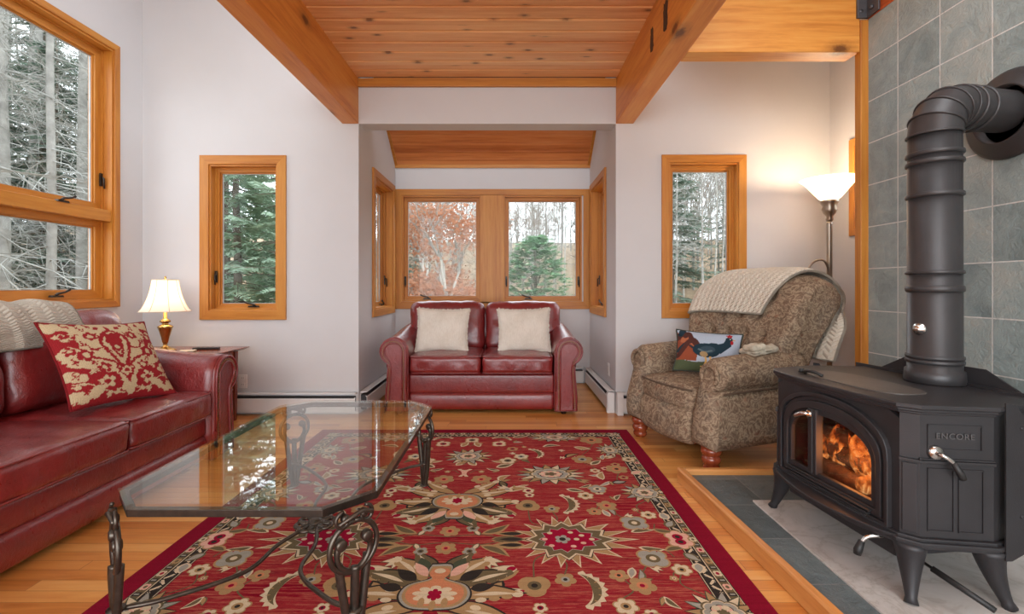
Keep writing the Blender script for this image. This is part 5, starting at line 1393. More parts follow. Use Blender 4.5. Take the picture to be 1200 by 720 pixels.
for k, (x, y, z, h, r) in enumerate(((.11, -.16, .26, .20, .045), (.15, -.09, .30, .21, .05), (.13, .0, .27, .17, .045), (.17, -.20, .30, .15, .04), (.18, .03, .33, .16, .04), (.10, -.06, .24, .10, .04), (.16, .14, .27, .20, .05), (.12, .21, .26, .14, .04), (.10, -.22, .23, .09, .035))):
    m = MB(); ps = []; rs = []
    for q in range(13):
        t = q / 12; ps.append((x + .02 * math.sin(3 * t + k), y + .035 * t * math.sin(4 * t + k * 2), z + h * t)); rs.append(r * (math.sin(PI * min(1, t * .8 + .18)) ** 1.2) * (1 - t ** 3) + .001)
    m.tube(ps, rs, 12, ry=None); m.build('flame', fm, st)
def ember_mat():
    t = NT('glowing_embers', .95); n = t.noise(t.coord(), 55, 4, .6)
    t.col(lin(40, 28, 24)); t.l(t.ramp(n, [(.44, (0, 0, 0)), (.56, (1, .12, .02)), (.7, (1, .42, .12))]), t.b.inputs['Emission Color']); t.b.inputs['Emission Strength'].default_value = 1.6; return t.m
m = MB(); m.grid(lambda u, v: (.04 + .34 * v, -.26 + .52 * u, .206 + .022 * math.sin(PI * v) * (1 + nz(u * 20, v * 14)) + .012 * nz(u * 44, v * 30)), 50, 26); m.build('embers', ember_mat(), st)
fp = point('stove_fire_light', (0, 0, 0), 2.2, (1, .36, .10), .08); fp.location = st.matrix_basis @ Vector((.07, -.03, .36))
# stove pipe: vertical run, segmented elbow, thimble collar in the slate wall
PC = Vector((1.70, 1.885, 0)); PR = .086; CC = Vector((2.129, 2.0, 1.815))
pp = thing('stove_pipe', 'black stove pipe rising from the stove and bending into the slate wall', 'pipe', (PC.x, PC.y, SZ0 + .648))
L0 = SZ0 + .648; zE = 1.688
m = MB(); m.lathe([(PR + .006, 0), (PR + .010, .004), (PR + .008, .05), (PR, .055), (PR - .002, zE - L0)], (0, 0, 0), 40); m.build('vertical_pipe', M['pipe'], pp)
for z, w in ((.085, .010), (.103, .010), (.373, .014), (.438, .008), (.745, .010), (.875, .010), (.91, .010)):
    m = MB(); m.lathe([(PR - .001, z - w), (PR + .005, z - w * .6), (PR + .006, z), (PR + .005, z + w * .6), (PR - .001, z + w)], (0, 0, 0), 40); m.build('seam_band', M['pipe'], pp)
MB().lathe([(.0, 0), (.024, 0), (.024, .006), (.016, .010), (.013, .022), (0, .024)], (0, 0, 0), 16).xform(Matrix.Translation((-PR * .93, -PR * .30, .215)) @ Matrix.Rotation(math.radians(198), 4, 'Z') @ Matrix.Rotation(PI / 2, 4, 'Y')).build('damper_knob', M['chrome'], pp)
hd = Vector((CC.x - PC.x, CC.y - PC.y, 0)); HL = hd.length; hd.normalize(); up = Vector((0, 0, 1)); sd = hd.cross(up)
ER = .122; zc = zE - L0
segs = 4
def circ(c, d, r, n=36):
    x = sd; y = d.cross(x).normalized(); return [c + x * (r * math.cos(2 * PI * k / n)) + y * (r * math.sin(2 * PI * k / n)) for k in range(n)]
cs_ = []
for k in range(segs + 1):
    a = (PI / 2 * .97) * k / segs; c = hd * (ER * (1 - math.cos(a))) + up * (zc + ER * math.sin(a)); d = (up * math.cos(a) + hd * math.sin(a)); cs_.append((c, d))
for k in range(segs):
    m = MB(); n = 36; v = circ(*cs_[k], PR) + circ(*cs_[k + 1], PR); m.sm = True; m.add(v, [(i, (i + 1) % n, n + (i + 1) % n, n + i) for i in range(n)]); m.build('elbow_section', M['pipe'], pp)
for k in range(segs + 1):
    m = MB(); m.tube(circ(*cs_[k], PR + .001), .005, 6, closed=True); m.build('elbow_seam', M['pipe'], pp)
ce, de = cs_[-1]; e2 = Vector((CC.x - PC.x, CC.y - PC.y, ce.z + .012)) - hd * .036
m = MB(); n = 36; v = circ(ce, hd, PR) + circ(ce.lerp(e2, .97), hd, PR); m.sm = True; m.add(v, [(i, (i + 1) % n, n + (i + 1) % n, n + i) for i in range(n)]); m.build('horizontal_pipe', M['pipe'], pp)
for t in (.14, .34):
    m = MB(); m.tube(circ(ce.lerp(e2, t), hd, PR + .001), .007, 6, closed=True); m.build('seam_band', M['pipe'], pp)
co = MB(); co.lathe([(.185, 0.0), (.188, -.012), (.176, -.022), (.125, -.045), (.118, -.05), (.118, 0.0)], (CC.x, CC.y, CC.z), 48, 'x')
cw_ = co.build('wall_collar', M['pipe']); tag(cw_, 'round black collar where the stove pipe enters the slate wall', 'collar')
# ------------------------------------------------------------------ recliner (faces local -y; local +x is the side towards the stove)
def paisley():
    t = NT('paisley_upholstery', .9, spec=.15)
    v = t.coord()
    d = t.n('TexNoise', {'Vector': v, 'Scale': 9.0, 'Detail': 3.0}).outputs['Color']
    vec = t.n('VectorMath', {0: v, 1: t.n('VectorMath', {0: d, 1: (.11, .11, .11)}, operation='MULTIPLY').outputs[0]}, operation='ADD').outputs[0]
    e1 = t.n('TexVoronoi', {'Vector': vec, 'Scale': 24.0}, feature='DISTANCE_TO_EDGE').outputs['Distance']
    w = t.n('TexWave', {'Vector': vec, 'Scale': 7.0, 'Distortion': 16.0, 'Detail': 3.0, 'Detail Scale': 2.6}, wave_type='RINGS').outputs['Fac']
    n = t.noise(v, 5, 3); n2 = t.noise(v, 230, 2)
    base = t.ramp(n, [(.3, lin(124, 104, 86)), (.5, lin(140, 116, 96)), (.7, lin(126, 112, 98))])
    lines = t.math('MAXIMUM', t.ramp(e1, [(.012, (1,) * 3), (.045, (0,) * 3)]), t.math('MULTIPLY', t.ramp(w, [(.80, (0,) * 3), (.92, (1,) * 3)]), .9))
    c = t.mix(t.math('MULTIPLY', lines, .55), base, lin(182, 162, 134))
    red = t.ramp(t.n('TexVoronoi', {'Vector': vec, 'Scale': 11.0}).outputs['Distance'], [(.05, (1,) * 3), (.20, (0,) * 3)])
    c = t.mix(t.math('MULTIPLY', red, .5), c, lin(140, 82, 62))
    dk = t.ramp(w, [(.10, (1,) * 3), (.28, (0,) * 3)])
    c = t.mix(t.math('MULTIPLY', dk, .42), c, lin(78, 60, 46))
    t.col(t.mix(1.0, c, t.ramp(n2, [(.3, (.82,) * 3), (.7, (1.08,) * 3)]), 'MULTIPLY')); t.bump(n2, .4, .003); return t.m
M['paisley'] = paisley()
M['redwood'] = wood('turned_cherry_leg', lin(140, 60, 34), lin(108, 40, 22), lin(162, 82, 50), axis='z', rough=.25, coat=.4)
RO, RZR = Vector((1.375, 3.215, 0)), -1.218
rc = thing('recliner', 'brown paisley tufted recliner by the right small window', 'armchair', RO, RZR)
pm = M['paisley']
m = MB(); m.rbox((0, .02, .27), (.60, .66, .26), .04, 6); m.build('base', pm, rc)
# seat cushion with a boxed, slightly domed front
m = MB(); m.rbox((0, -.075, .395), (.50, .62, .15), .05, 14, lambda w, u: w + Vector((0, -.03 * (1 - u.x ** 2) * (1 if u.y < -.3 else 0), .03 * (1 - u.x ** 2) * (1 - u.y ** 2) if u.z > 0 else 0)))
so = m.build('seat_cushion', pm, rc)
m = MB(); m.tube([(-.245 + .49 * k / 16, -.378 - .03 * (1 - (2 * k / 16 - 1) ** 2), .452) for k in range(17)], .007, 6); m.build('piping', plain('dark_piping', lin(92, 72, 56), .9), so)
# footrest: padded panel under the seat, rounded at its lower edge
m = MB(); m.rbox((0, -.345, .235), (.50, .10, .235), .05, 14, lambda w, u: w + Vector((0, -.045 * (1 - u.x ** 2 * .6) * (1 - u.z ** 2) if u.y < 0 else 0, -.02 * (1 - u.x ** 2) if u.z < -.3 else 0)))
m.build('footrest', pm, rc)
# arms: rolled and bulging, front panels with a gathered scroll
def fy(z): return -.285 - .075 * max(0, min(1, (.58 - z) / .30)) ** .9
def arm(sg):
    prof = [(-.01, .14), (-.01, .30), (-.01, .46)]
    c, r = (.095, .560), .102
    for i in range(15):
        a = PI * .97 - PI * 1.33 * i / 14; prof.append((c[0] + r * math.cos(a), c[1] + r * 1.0 * math.sin(a)))
    prof += [(.165, .475), (.172, .40), (.180, .30), (.176, .20), (.160, .135)]
    n = len(prof); ny = 16; vs = []
    for j in range(ny + 1):
        t = j / ny; y = -.335 + t * .66
        for p, q in prof:
            q2 = q + (.035 * t * max(0, q - .45) / .2 if q > .45 else 0)
            vs.append((sg * (.255 + p), fy(q) + t * (.325 - fy(q)), q2))
    m = MB(); m.sm = True; m.add(vs, [(j * n + i, j * n + (i + 1) % n, (j + 1) * n + (i + 1) % n, (j + 1) * n + i) for j in range(ny) for i in range(n)]); m.sm = False
    m.add(vs[-n:], [list(range(n))]); ao = m.build('arm', pm, rc)
    # front: pillowed panel, wide at the bottom, with a rolled top
    def front(u, v):
        k = int(u * n) % n; f = u * n - int(u * n); a, b = Vector(prof[k]), Vector(prof[(k + 1) % n]); e = a.lerp(b, f); cen = Vector((.085, .36))
        cen = Vector((.085, max(.22, min(.55, e.y))))
        p = cen.lerp(e, 1 - v); flare = 1 + .16 * max(0, (.42 - p.y) / .3)
        d = .055 * (1 - (1 - v) ** 2.6) ** .8
        return (sg * (.255 + (p.x - .085) * flare + .085), fy(p.y) - d, p.y)
    m = MB(); m.grid(front, n * 3, 10); m.build('front_panel', pm, ao)
    m = MB(); m.tube([(sg * (.255 + c[0] + .062 * math.cos(a)), fy(.56) - .050, c[1] + .062 * math.sin(a)) for a in [PI * 1.25 - PI * 1.5 * k / 18 for k in range(19)]], .014, 8); m.build('scroll_welt', pm, ao)
    if True:
        m = MB(); m.tube([(sg * (.255 + .176), -.31 + .62 * k / 10, .462 + .018 * k / 10) for k in range(11)], .006, 6); m.build('piping', plain('dark_arm_piping', lin(92, 72, 56), .9), ao)
for sg in (-1, 1): arm(sg)
# tufted back: closed profile in (y, z), rolled over at the top, sides padded
bpf = smooth_path([(.135, .40, 0), (.175, .60, 0), (.225, .80, 0), (.262, .95, 0), (.300, 1.06, 0), (.370, 1.145, 0), (.480, 1.180, 0), (.590, 1.152, 0), (.655, 1.080, 0), (.650, 1.00, 0), (.595, .93, 0), (.520, .80, 0), (.470, .60, 0), (.420, .36, 0)], 6)
NB = len(bpf)
def back_pt(u, k, off=0.0, tuft=True):
    """u -1..1 across, k index along the profile"""
    k0 = min(int(k), NB - 1); k1 = min(k0 + 1, NB - 1); p = bpf[k0].lerp(bpf[k1], k - k0)
    tg = bpf[min(k0 + 1, NB - 1)] - bpf[max(k0 - 1, 0)]; tg.normalize(); nn = Vector((-tg.y, tg.x, 0))
    t = max(0, min(1, (p.y - .40) / .75)); w = .340 + .125 * min(1, t * 1.6) ** 1.1
    au = abs(u)
    y, z = p.x, p.y
    front = 1.0 if k < NB * .42 else 0.0
    y -= .055 * au ** 4 * math.sin(PI * min(1, t * .9 + .08)) * (1 if k < NB * .6 else .2)
    z -= .085 * au ** 5 * max(0, t - .4) / .6
    # round the sides
    e = max(0, (au - .88) / .12); s_ = math.sqrt(max(0, 1 - e * e)) if e > 0 else 1
    cy, cz = .375 + .10 * (t - .4), .40 + .72 * t * .97
    if e > 0:
        y = cy + (y - cy) * (.55 + .45 * s_); z = z + (cz - z) * .25 * (1 - s_)
    d = 0.0
    if front and tuft:
        for bz, xs in ((.62, (-.33, 0, .33)), (.76, (-.5, -.17, .17, .5)), (.90, (-.33, 0, .33)), (1.02, (-.5, -.17, .17, .5))):
            for bx in xs:
                q = ((u - bx) * .40) ** 2 + (z - bz) ** 2; d -= .045 * math.exp(-q / .0012)
        d += .016
    return Vector((u * w, y - nn.x * 0 + nn.y * 0 + (-d if front else 0), z)) + (Vector((0, nn.x, nn.y)) * off)
m = MB(); m.grid(lambda u, v: tuple(back_pt(2 * u - 1, v * (NB - 1))), 72, 110)
vs_l = [tuple(back_pt(-1, v * (NB - 1) / 60)) for v in range(61)]; vs_r = [tuple(back_pt(1, v * (NB - 1) / 60)) for v in range(61)]
def cap(vs, sgn):
    c = Vector((sum(v[0] for v in vs) / 61 + sgn * .012, sum(v[1] for v in vs) / 61, sum(v[2] for v in vs) / 61)); o = len(vs)
    m.sm = True; m.add(list(vs) + [tuple(c)], [(i, (i + 1) % o, o) for i in range(o)]); m.sm = False
cap(vs_l, -1); cap(vs_r, 1)
bo = m.build('backrest', pm, rc)
for bz, xs in ((.62, (-.33, 0, .33)), (.76, (-.5, -.17, .17, .5)), (.90, (-.33, 0, .33))):
    for bx in xs:
        k = min(range(NB // 2), key=lambda i: abs(bpf[i].y - bz)); p = back_pt(bx, k)
        MB().rbox((p.x, p.y - .004, p.z), (.026, .014, .026), .007, 2).build('tuft_button', pm, bo)
for sx in (-1, 1):
    for y in (-.325, .33):
        MB().lathe([(.034, 0), (.046, .012), (.048, .030), (.040, .042), (.050, .050), (.056, .068), (.050, .086), (.042, .092), (.056, .100), (.060, .118), (.056, .14), (0, .14)], (sx * .345, y, 0), 24).build('leg', M['redwood'], rc)
# knitted throw over the recliner's back
def w2(p): return rc.matrix_basis @ p
bpy.context.view_layer.update()
K0, K1 = NB * .20, NB * .90
def thr2(u, v):
    k = K0 + (K1 - K0) * v
    ur = .46 + .40 * min(1, v / .42) + .55 * max(0, v - .45); ul = -.99
    uu = ul + (ur - ul) * u + .02 * math.sin(v * 9)
    k -= 2.2 * (1 - u) * (1 - v) * 0
    p = back_pt(min(.985, uu), k, 0, False); q = back_pt(min(.985, uu), min(k + .8, NB - 1), 0, False); tg = (q - p)
    if tg.length < 1e-6: tg = Vector((0, 0, 1))
    tg.normalize(); n = Vector((0, -tg.z, tg.y))
    n = w2(p + n) - w2(p); n.normalize()
    if uu > .985: p = p + Vector(((uu - .985) * .65, 0, 0))
    return w2(p) + n * (.026 + .006 * math.sin(u * 26) * 0 + .004 * nz(u * 5, v * 7)), n
drape('knitted_throw', 'cream knitted throw draped over the top of the paisley recliner', thr2, 64, 60, .014, M['knit'])
# picture cushion with a rooster
BLUE, GRASS, TEAL, RUST, BR_ = lin(176, 186, 200), lin(84, 92, 66), lin(38, 56, 66), lin(150, 78, 54), lin(84, 50, 44)
rp = Paint(BLUE)
rp.poly([(0, 0), (1, 0), (1, .20), (.6, .24), (.3, .20), (0, .26)], GRASS)
rp.poly([(0, .24), (.34, .22), (.36, .50), (.22, .60), (.10, .80), (0, .95)], RUST)
for k, (x1, y1, c) in enumerate(((.02, .86, BR_), (.06, .96, TEAL), (.02, .70, RUST), (.10, .80, lin(176, 104, 72)), (.04, .55, TEAL), (.14, .92, BR_), (.03, .42, BR_))):
    rp.line([(.40, .48), (.26, .58 + .03 * k), (x1 + .05, y1), (x1, y1 - .10)], .042, c)
rp.ell(.48, .50, .21, .17, TEAL, -.1); rp.ell(.60, .56, .13, .14, TEAL, .5)
rp.poly([(.56, .62), (.70, .44), (.86, .66), (.86, .84), (.78, .86), (.74, .72)], TEAL)
rp.ell(.82, .82, .055, .065, TEAL); rp.ell(.50, .52, .12, .09, lin(58, 74, 84), .2); rp.line([(.36, .52), (.46, .46), (.56, .50)], .018, lin(96, 110, 112))
rp.flower(.82, .92, .05, 5, lin(170, 40, 44), lin(170, 40, 44)); rp.ell(.865, .75, .025, .05, lin(170, 40, 44)); rp.poly([(.87, .84), (.93, .82), (.87, .80)], lin(206, 150, 70)); rp.ell(.835, .84, .010, .012, lin(230, 220, 190))
rp.line([(.47, .36), (.49, .24), (.46, .12)], .014, lin(214, 170, 96)); rp.line([(.55, .36), (.56, .24), (.60, .10)], .014, lin(214, 170, 96)); rp.line([(.40, .11), (.50, .11)], .010, lin(214, 170, 96)); rp.line([(.54, .10), (.65, .09)], .010, lin(214, 170, 96))
rp.ell(.45, .40, .06, .07, lin(170, 140, 100), .4)
throw_pillow('throw_pillow', 'small cushion with a rooster picture on the paisley recliner', .40, .28, .10, paint_mat('rooster_tapestry', 260), leaning(1.32, 3.14, .645, -.42, .42, .05), edge=plain('dark_green_cushion_edge', lin(54, 58, 50), .9), paint=rp, nu=130, nv=96)
# crumpled knitted cloth on the near arm
M['cloth2'] = plain('oatmeal_knit', lin(200, 188, 168), .95, var=.35, scale=26, bump=.8, bscale=160, spec=.05)
m = MB()
def crump(w, u):
    return Vector((w.x, w.y, w.z)) + Vector((nz(w.x * 22, w.y * 22, w.z * 9) * .012, nz(w.y * 20 + 5, w.x * 18) * .012, (nz(w.x * 26, w.y * 24 + 3) * .016 if u.z > 0 else 0)))
m.rbox((0, 0, .022), (.13, .20, .045), .022, 16, crump); m.rbox((.03, -.07, .050), (.09, .10, .036), .017, 12, crump)
o = m.build('folded_cloth', M['cloth2']); o.matrix_world = rc.matrix_basis @ Matrix.Translation((.352, .04, .674)) @ Matrix.Rotation(.1, 4, 'X')
tag(o, 'crumpled oatmeal knitted cloth lying on the recliner arm nearest the stove', 'cloth')
# ------------------------------------------------------------------ outdoors: leaf-strewn ground rising to a wooded hill
def ground_h(x, y):
    d = math.hypot(max(0, abs(x) - 4), max(0, y - 6))
    t = max(0, min(1, (d - 9) / 30)); return -.75 + 6.0 * t * t * (3 - 2 * t) + .12 * nz(x * .3, y * .3) - .0 * d
def litter():
    t = NT('leaf_litter', .95); v = t.coord(); n = t.noise(v, 1.2, 5, .65); n2 = t.noise(v, 26, 4, .7)
    t.col(t.ramp(t.math('MULTIPLY_ADD', n2, .6, t.math('MULTIPLY', n, .4)), [(.35, lin(112, 96, 76)), (.5, lin(158, 136, 110)), (.65, lin(184, 160, 130)), (.75, lin(130, 128, 96))])); t.bump(n2, .6, .05); return t.m
gm = MB(); gm.grid(lambda u, v: (lambda x, y: (x, y, ground_h(x, y)))(-60 + 120 * u, -14 + 84 * v), 90, 64)
# the ground is cut away under the house
gm2 = MB(); keep = []
for f in gm.f:
    cx_ = sum(gm.v[i][0] for i in f) / 4; cy_ = sum(gm.v[i][1] for i in f) / 4
    keep.append(f)
gm.f = keep
go = gm.build('ground', litter()); tag(go, kind='structure')
def barkm(name, c, var=.35): return plain(name, c, .95, var=var, scale=6, bump=.5, bscale=40, spec=.1)
M['bark_grey'] = barkm('pale_grey_bark', lin(158, 156, 150)); M['bark_brown'] = barkm('grey_brown_bark', lin(128, 118, 106)); M['twig'] = barkm('dead_twig_grey', lin(164, 164, 158)); M['birch'] = barkm('white_birch_bark', lin(196, 192, 184))
M['twig_dark'] = barkm('bare_twig_brown', lin(150, 140, 130))
def leafm(name, c1, c2, c3):
    t = NT(name, .8, spec=.2); n = t.noise(t.coord(), 3.0, 4, .7)
    c = t.ramp(n, [(.3, c1), (.5, c2), (.7, c3)]); t.col(c)
    tr_ = t.n('BsdfTranslucent', {'Color': c}); mx = t.n('MixShader', {0: .35, 1: t.b.outputs[0], 2: tr_.outputs[0]}); t.l(mx.outputs[0], t.out.inputs[0]); return t.m
M['needle'] = leafm('hemlock_needles', lin(132, 158, 136), lin(162, 184, 160), lin(188, 202, 180)); M['needle_dark'] = leafm('spruce_needles', lin(92, 110, 98), lin(120, 138, 122), lin(146, 160, 142))
M['juniper'] = leafm('juniper_green', lin(92, 136, 96), lin(122, 162, 120), lin(150, 184, 146))
M['beech'] = leafm('copper_beech_leaves', lin(160, 108, 82), lin(182, 130, 102), lin(204, 164, 138)); M['shrub'] = leafm('fresh_green_needles', lin(84, 148, 84), lin(112, 176, 104), lin(150, 198, 130))
def stick(m, a, b, r0, r1, seg=4):
    a, b = Vector(a), Vector(b); d = (b - a)
    if d.length < 1e-6: return
    d.normalize(); x = d.orthogonal().normalized(); y = d.cross(x); vs = [a + (x * math.cos(2 * PI * k / seg) + y * math.sin(2 * PI * k / seg)) * r0 for k in range(seg)] + [b + (x * math.cos(2 * PI * k / seg) + y * math.sin(2 * PI * k / seg)) * r1 for k in range(seg)]
    m.add(vs, [(k, (k + 1) % seg, seg + (k + 1) % seg, seg + k) for k in range(seg)])
def trunk(m, h, r, rnd, lean=.3, seg=9):
    ps = [(lean * nz(k * .25, r * 30) * k / 12, lean * nz(k * .25 + 9, r * 20) * k / 12, h * k / 12) for k in range(13)]
    m.sm = True; m.tube(ps, [r * (1 - .88 * k / 12) + .008 for k in range(13)], seg); m.sm = False; return ps
def tuft(m, p, d, l, rnd, droop=.35, w=.05, n=5):
    """a feathery spray: narrow leaves on both sides of a twig"""
    p, d = Vector(p), Vector(d).normalized(); sd = d.cross(Vector((0, 0, 1)))
    if sd.length < .1: sd = Vector((1, 0, 0))
    sd.normalize()
    for k in range(n):
        t = (k + .6) / n; c = p + d * (l * t) - Vector((0, 0, droop * l * t * t)); s = l * .42 * (1 - .55 * t)
        for sg in (-1, 1):
            e = c + sd * (sg * s) + d * (s * .65) - Vector((0, 0, s * (.25 + rnd.uniform(-.2, .35))))
            q = (e - c).cross(Vector((rnd.uniform(-.4, .4), rnd.uniform(-.4, .4), 1))).normalized() * w * l
            m.add([c - q * .5, e, c + q], [(0, 1, 2)])
def conifer(name, h, r, kind, seed, start=.12, spread=1.9, density=1.0):
    rnd = random.Random(seed); root = bpy.data.objects.new(name, None); COL.objects.link(root)
    mt_ = MB(); trunk(mt_, h, r, rnd, .2); mf = MB()
    nwh = int(h * 4.2 * density)
    for k in range(nwh):
        t = start + (1 - start) * (k + rnd.random()) / nwh; z = h * t; L = spread * (1 - t) ** .75 * rnd.uniform(.65, 1.1) + .15
        for j in range(rnd.randint(3, 5)):
            a = rnd.uniform(0, 2 * PI); d = Vector((math.cos(a), math.sin(a), rnd.uniform(-.25, .12))); p = Vector((0, 0, z)); e = p + d * L
            stick(mt_, p, e, .014, .004, 3); q = 0.15
            while q < 1.0:
                c = p + d * (L * q); side = rnd.choice((-1, 1)); dd = (d + Vector((-d.y, d.x, 0)) * side * rnd.uniform(.3, 1.0)).normalized()
                tuft(mf, c, dd, rnd.uniform(.28, .52), rnd, .3, .16, 5); q += .16 / max(.4, L) * 1.15
    mt_.build('trunk', M['bark_brown'], root, weld=False); mf.build('foliage', M[kind], root, weld=False); return root
def dead_pine(name, h, r, seed, mat='bark_grey', zmin=.5, dens=8, tilt=(-.45, .15), far=1.9):
    rnd = random.Random(seed); root = bpy.data.objects.new(name, None); COL.objects.link(root); mt_ = MB(); trunk(mt_, h, r, rnd, .25); mb = MB()
    for k in range(int(h * dens)):
        z = rnd.uniform(zmin, h * .95); a = rnd.uniform(0, 2 * PI); L = rnd.uniform(.3 * far, far); d = Vector((math.cos(a), math.sin(a), rnd.uniform(*tilt)))
        p = Vector((0, 0, z)); pts = [p]
        for q in range(4):
            p = p + d * (L / 4); d = (d + Vector((rnd.uniform(-.3, .3), rnd.uniform(-.3, .3), rnd.uniform(-.25, .12)))).normalized(); pts.append(p)
        for q in range(4):
            stick(mb, pts[q], pts[q + 1], .011 * (1 - q * .2), .011 * (.8 - q * .2), 3)
            for _ in range(2):
                e = pts[q + 1] + (d + Vector((rnd.uniform(-1, 1), rnd.uniform(-1, 1), rnd.uniform(-.8, .4)))).normalized() * rnd.uniform(.15, .5); stick(mb, pts[q + 1], e, .005, .002, 3)
    mt_.build('trunk', M[mat], root, weld=False); mb.build('branches', M['twig'], root, weld=False); return root
def broadleaf(name, h, r, seed, bark, leaves=None, nleaf=0, depth=5, twig='twig_dark'):
    rnd = random.Random(seed); root = bpy.data.objects.new(name, None); COL.objects.link(root); mt_ = MB(); mb = MB(); tips = []
    def grow(p, d, L, r, k):
        n = 3; 
        for q in range(n):
            e = p + d * (L / n); stick(mt_ if k < 2 else mb, p, e, r * (1 - .25 * q / n), r * (1 - .25 * (q + 1) / n), 7 if k < 2 else 3); p = e
            d = (d + Vector((rnd.uniform(-.14, .14), rnd.uniform(-.14, .14), .04))).normalized()
            if k >= 2: tips.append((p.copy(), d.copy()))
        if k >= depth: return
        for _ in range(3 if k else 4):
            nd = (d + Vector((rnd.uniform(-.8, .8), rnd.uniform(-.8, .8), rnd.uniform(-.25, .45)))).normalized(); grow(p, nd, L * rnd.uniform(.58, .80), r * .58, k + 1)
    grow(Vector((0, 0, 0)), Vector((0, 0, 1)), h * .34, r, 0)
    for k in range(26):                                       # side branches from the bole
        a = rnd.uniform(0, 2 * PI); grow(Vector((0, 0, h * rnd.uniform(.10, .34))), Vector((math.cos(a), math.sin(a), rnd.uniform(.0, .5))).normalized(), h * rnd.uniform(.07, .14), r * .22, depth - 2)
    mt_.build('trunk', M[bark], root, weld=False); mb.build('branches', M[twig], root, weld=False)
    if leaves:
        ml = MB()
        for _ in range(nleaf):
            p, d = min((rnd.choice(tips) for _q in range(2)), key=lambda z: z[0].z); c = p + Vector((rnd.gauss(0, .16), rnd.gauss(0, .16), rnd.gauss(0, .13))); s = rnd.uniform(.035, .07)
            u = Vector((rnd.gauss(0, 1), rnd.gauss(0, 1), rnd.gauss(0, .6))).normalized(); w = u.cross(Vector((rnd.gauss(0, 1), rnd.gauss(0, 1), rnd.gauss(0, 1)))).normalized()
            ml.add([c - u * s, c + w * s * .55, c + u * s, c - w * s * .55], [(0, 1, 2, 3)])
        ml.build('foliage', M[leaves], root, weld=False)
    return root
def bush(name, w, h, seed, mat):
    rnd = random.Random(seed); root = bpy.data.objects.new(name, None); COL.objects.link(root); mf = MB(); mt_ = MB()
    for _ in range(900):
        t = rnd.random(); z = h * t; rr = w * math.sqrt(max(0.02, 1 - t * t)) * (.55 + .45 * math.sqrt(rnd.random())) * min(1, .45 + t * 3); a = rnd.uniform(0, 2 * PI)
        p = Vector((rr * math.cos(a), rr * math.sin(a), z)); d = Vector((math.cos(a), math.sin(a), rnd.uniform(.1, .8)))
        tuft(mf, p - d * .15, d, rnd.uniform(.22, .40), rnd, .2, .20, 5)
        if _ % 12 == 0: stick(mt_, (0, 0, z * .6), p, .012, .004, 3)
    stick(mt_, (0, 0, 0), (0, 0, h * .9), .05, .01, 6)
    mt_.build('trunk', M['bark_brown'], root, weld=False); mf.build('foliage', M[mat], root, weld=False); return root
used = set()
def put(src, x, y, s=1.0, label=None, cat='tree', group=None, rz=None, sink=.1):
    o = src if src.name not in used else copy_tree(src)
    used.add(src.name) if o is src else None
    o.location = (x, y, ground_h(x, y) - sink); o.scale = (s, s, s); o.rotation_euler = (0, 0, rz if rz is not None else (x * 7.3 + y * 3.1) % 6.28)
    return tag(o, label, cat, group)
R = random.Random(21)
# dead-branched pines close outside the tall window on the left
DP = [dead_pine('pine_tree', 13, .10, 31), dead_pine('pine_tree', 12, .08, 32), dead_pine('pine_tree', 14, .12, 33), dead_pine('pine_tree', 11, .06, 34)]
spots = []
tries = 0
while len(spots) < 62 and tries < 4000:
    tries += 1
    dep = 6.6 + 17 * R.random() ** 1.1; ratio = R.uniform(.55, 1.35); x = -dep; y = dep * ratio
    if y > 30 or all(math.hypot(x - a, y - b) > .75 + .03 * dep for a, b in spots): spots.append((x, y))
for k, (x, y) in enumerate(spots):
    put(DP[k % 4], x, y, R.uniform(.85, 1.25), 'pale grey pine trunk with bare dead branches outside the tall left window', group='grey pines outside the tall window')
SP = [conifer('spruce_tree', 9, .10, 'needle_dark', 41, .08, 1.9), conifer('spruce_tree', 11, .12, 'needle_dark', 42, .15, 2.2)]
for k, (x, y) in enumerate(((-13, 13.5), (-15, 15.2), (-12.5, 15.5), (-17, 14), (-18, 18), (-20, 17), (-22, 20), (-16, 11.5), (-19, 13.4))):
    put(SP[k % 2], x, y, R.uniform(.8, 1.15), 'dark spruce standing behind the bare grey pines', group='dark spruces behind the grey pines')
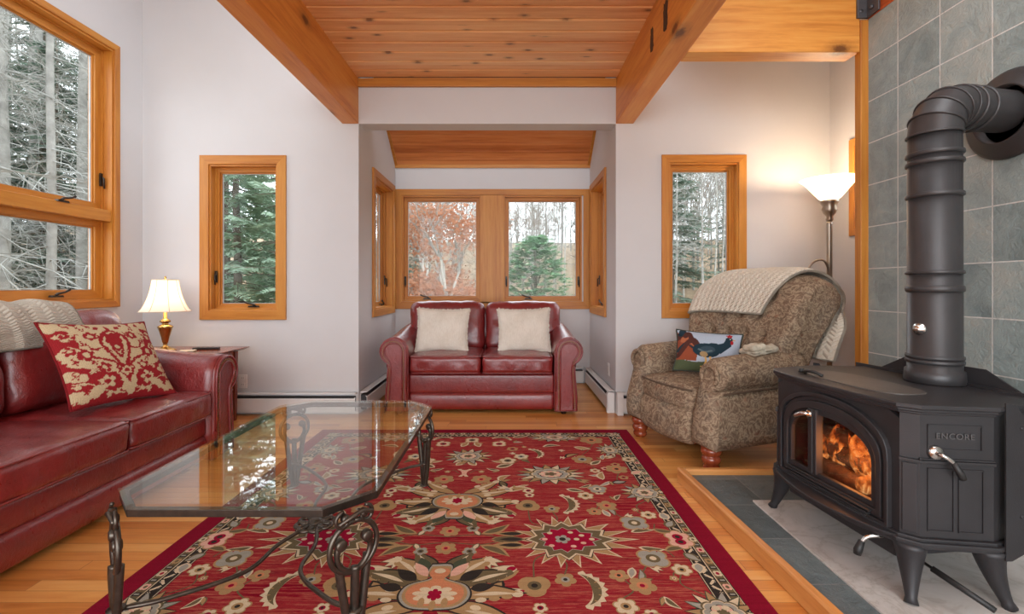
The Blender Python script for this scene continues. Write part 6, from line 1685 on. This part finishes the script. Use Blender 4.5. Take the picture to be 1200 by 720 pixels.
# hemlocks outside the small left window
HM = [conifer('hemlock_tree', 8, .10, 'needle', 51, .04, 1.7, 1.0), conifer('hemlock_tree', 6.6, .08, 'needle', 52, .03, 1.5, 1.0)]
for k, (x, y) in enumerate(((-6.0, 10.4), (-4.9, 10.0), (-7.6, 12.6), (-6.3, 13.6), (-9.2, 15.4), (-7.4, 16.2), (-8.6, 18.6), (-10.8, 20.0))):
    put(HM[k % 2], x, y, R.uniform(.85, 1.1), 'green hemlock with drooping sprays outside the small left window', group='hemlocks outside the small left window')
# copper beech and its neighbours outside the alcove
BE = broadleaf('beech_tree', 4.4, .06, 61, 'birch', 'beech', 5600, 5, 'bark_grey')
put(BE, -1.55, 11.6, 1.0, 'pale-barked beech keeping its copper leaves outside the alcove window', 'tree')
put(BE, -2.6, 15.5, 1.25, 'second copper-leaved beech further up the slope behind the first', 'tree')
BU = bush('juniper_bush', 1.15, 3.4, 71, 'juniper'); put(BU, .72, 13.2, 1.0, 'big round green evergreen in the right-hand alcove window', 'shrub')
SB = bush('evergreen_shrub', .7, .9, 72, 'shrub'); put(SB, .35, 10.0, 1.0, 'low bright green shrub just outside the right-hand alcove window', 'shrub')
put(SB, 1.5, 12.0, 1.1, 'low green shrub beside the big round evergreen', 'shrub')
# bare grey woods on the hill
BT = [broadleaf('bare_tree', 6, .06, 81, 'bark_grey', None, 0, 6), dead_pine('bare_tree', 7.5, .05, 82, 'bark_grey', 2.2, 6, (.1, .9), 1.3), dead_pine('bare_tree', 6.5, .04, 83, 'birch', 1.8, 6, (.2, 1.0), 1.1)]
spots = []; tries = 0
while len(spots) < 230 and tries < 9000:
    tries += 1
    y = 16 + 26 * R.random() ** .8; x = R.uniform(-.36, .60) * y
    if math.hypot(x + 1.75, y - 11.2) < 2.2 or math.hypot(x - .7, y - 13.2) < 2.0: continue
    if all(math.hypot(x - a, y - b) > .8 for a, b in spots): spots.append((x, y))
for k, (x, y) in enumerate(spots):
    put(BT[k % 3], x, y, R.uniform(.62, .95) if abs(x / y) < .27 else R.uniform(.8, 1.3), 'bare grey leafless tree on the wooded slope', group='bare trees on the slope')
for k, (x, y, s) in enumerate(((6.9, 20.0, 1.0), (7.6, 23.0, 1.0), (-5.2, 24, .8), (5.6, 30, .8), (12.2, 25, .8))):
    put(SP[k % 2], x, y, s, 'dark conifer among the bare trees on the slope', group='dark conifers among the bare trees')
put(bush('sapling', .55, 1.9, 91, 'needle'), 6.25, 13.2, 1.0, 'young green evergreen low in the right small window', 'tree')
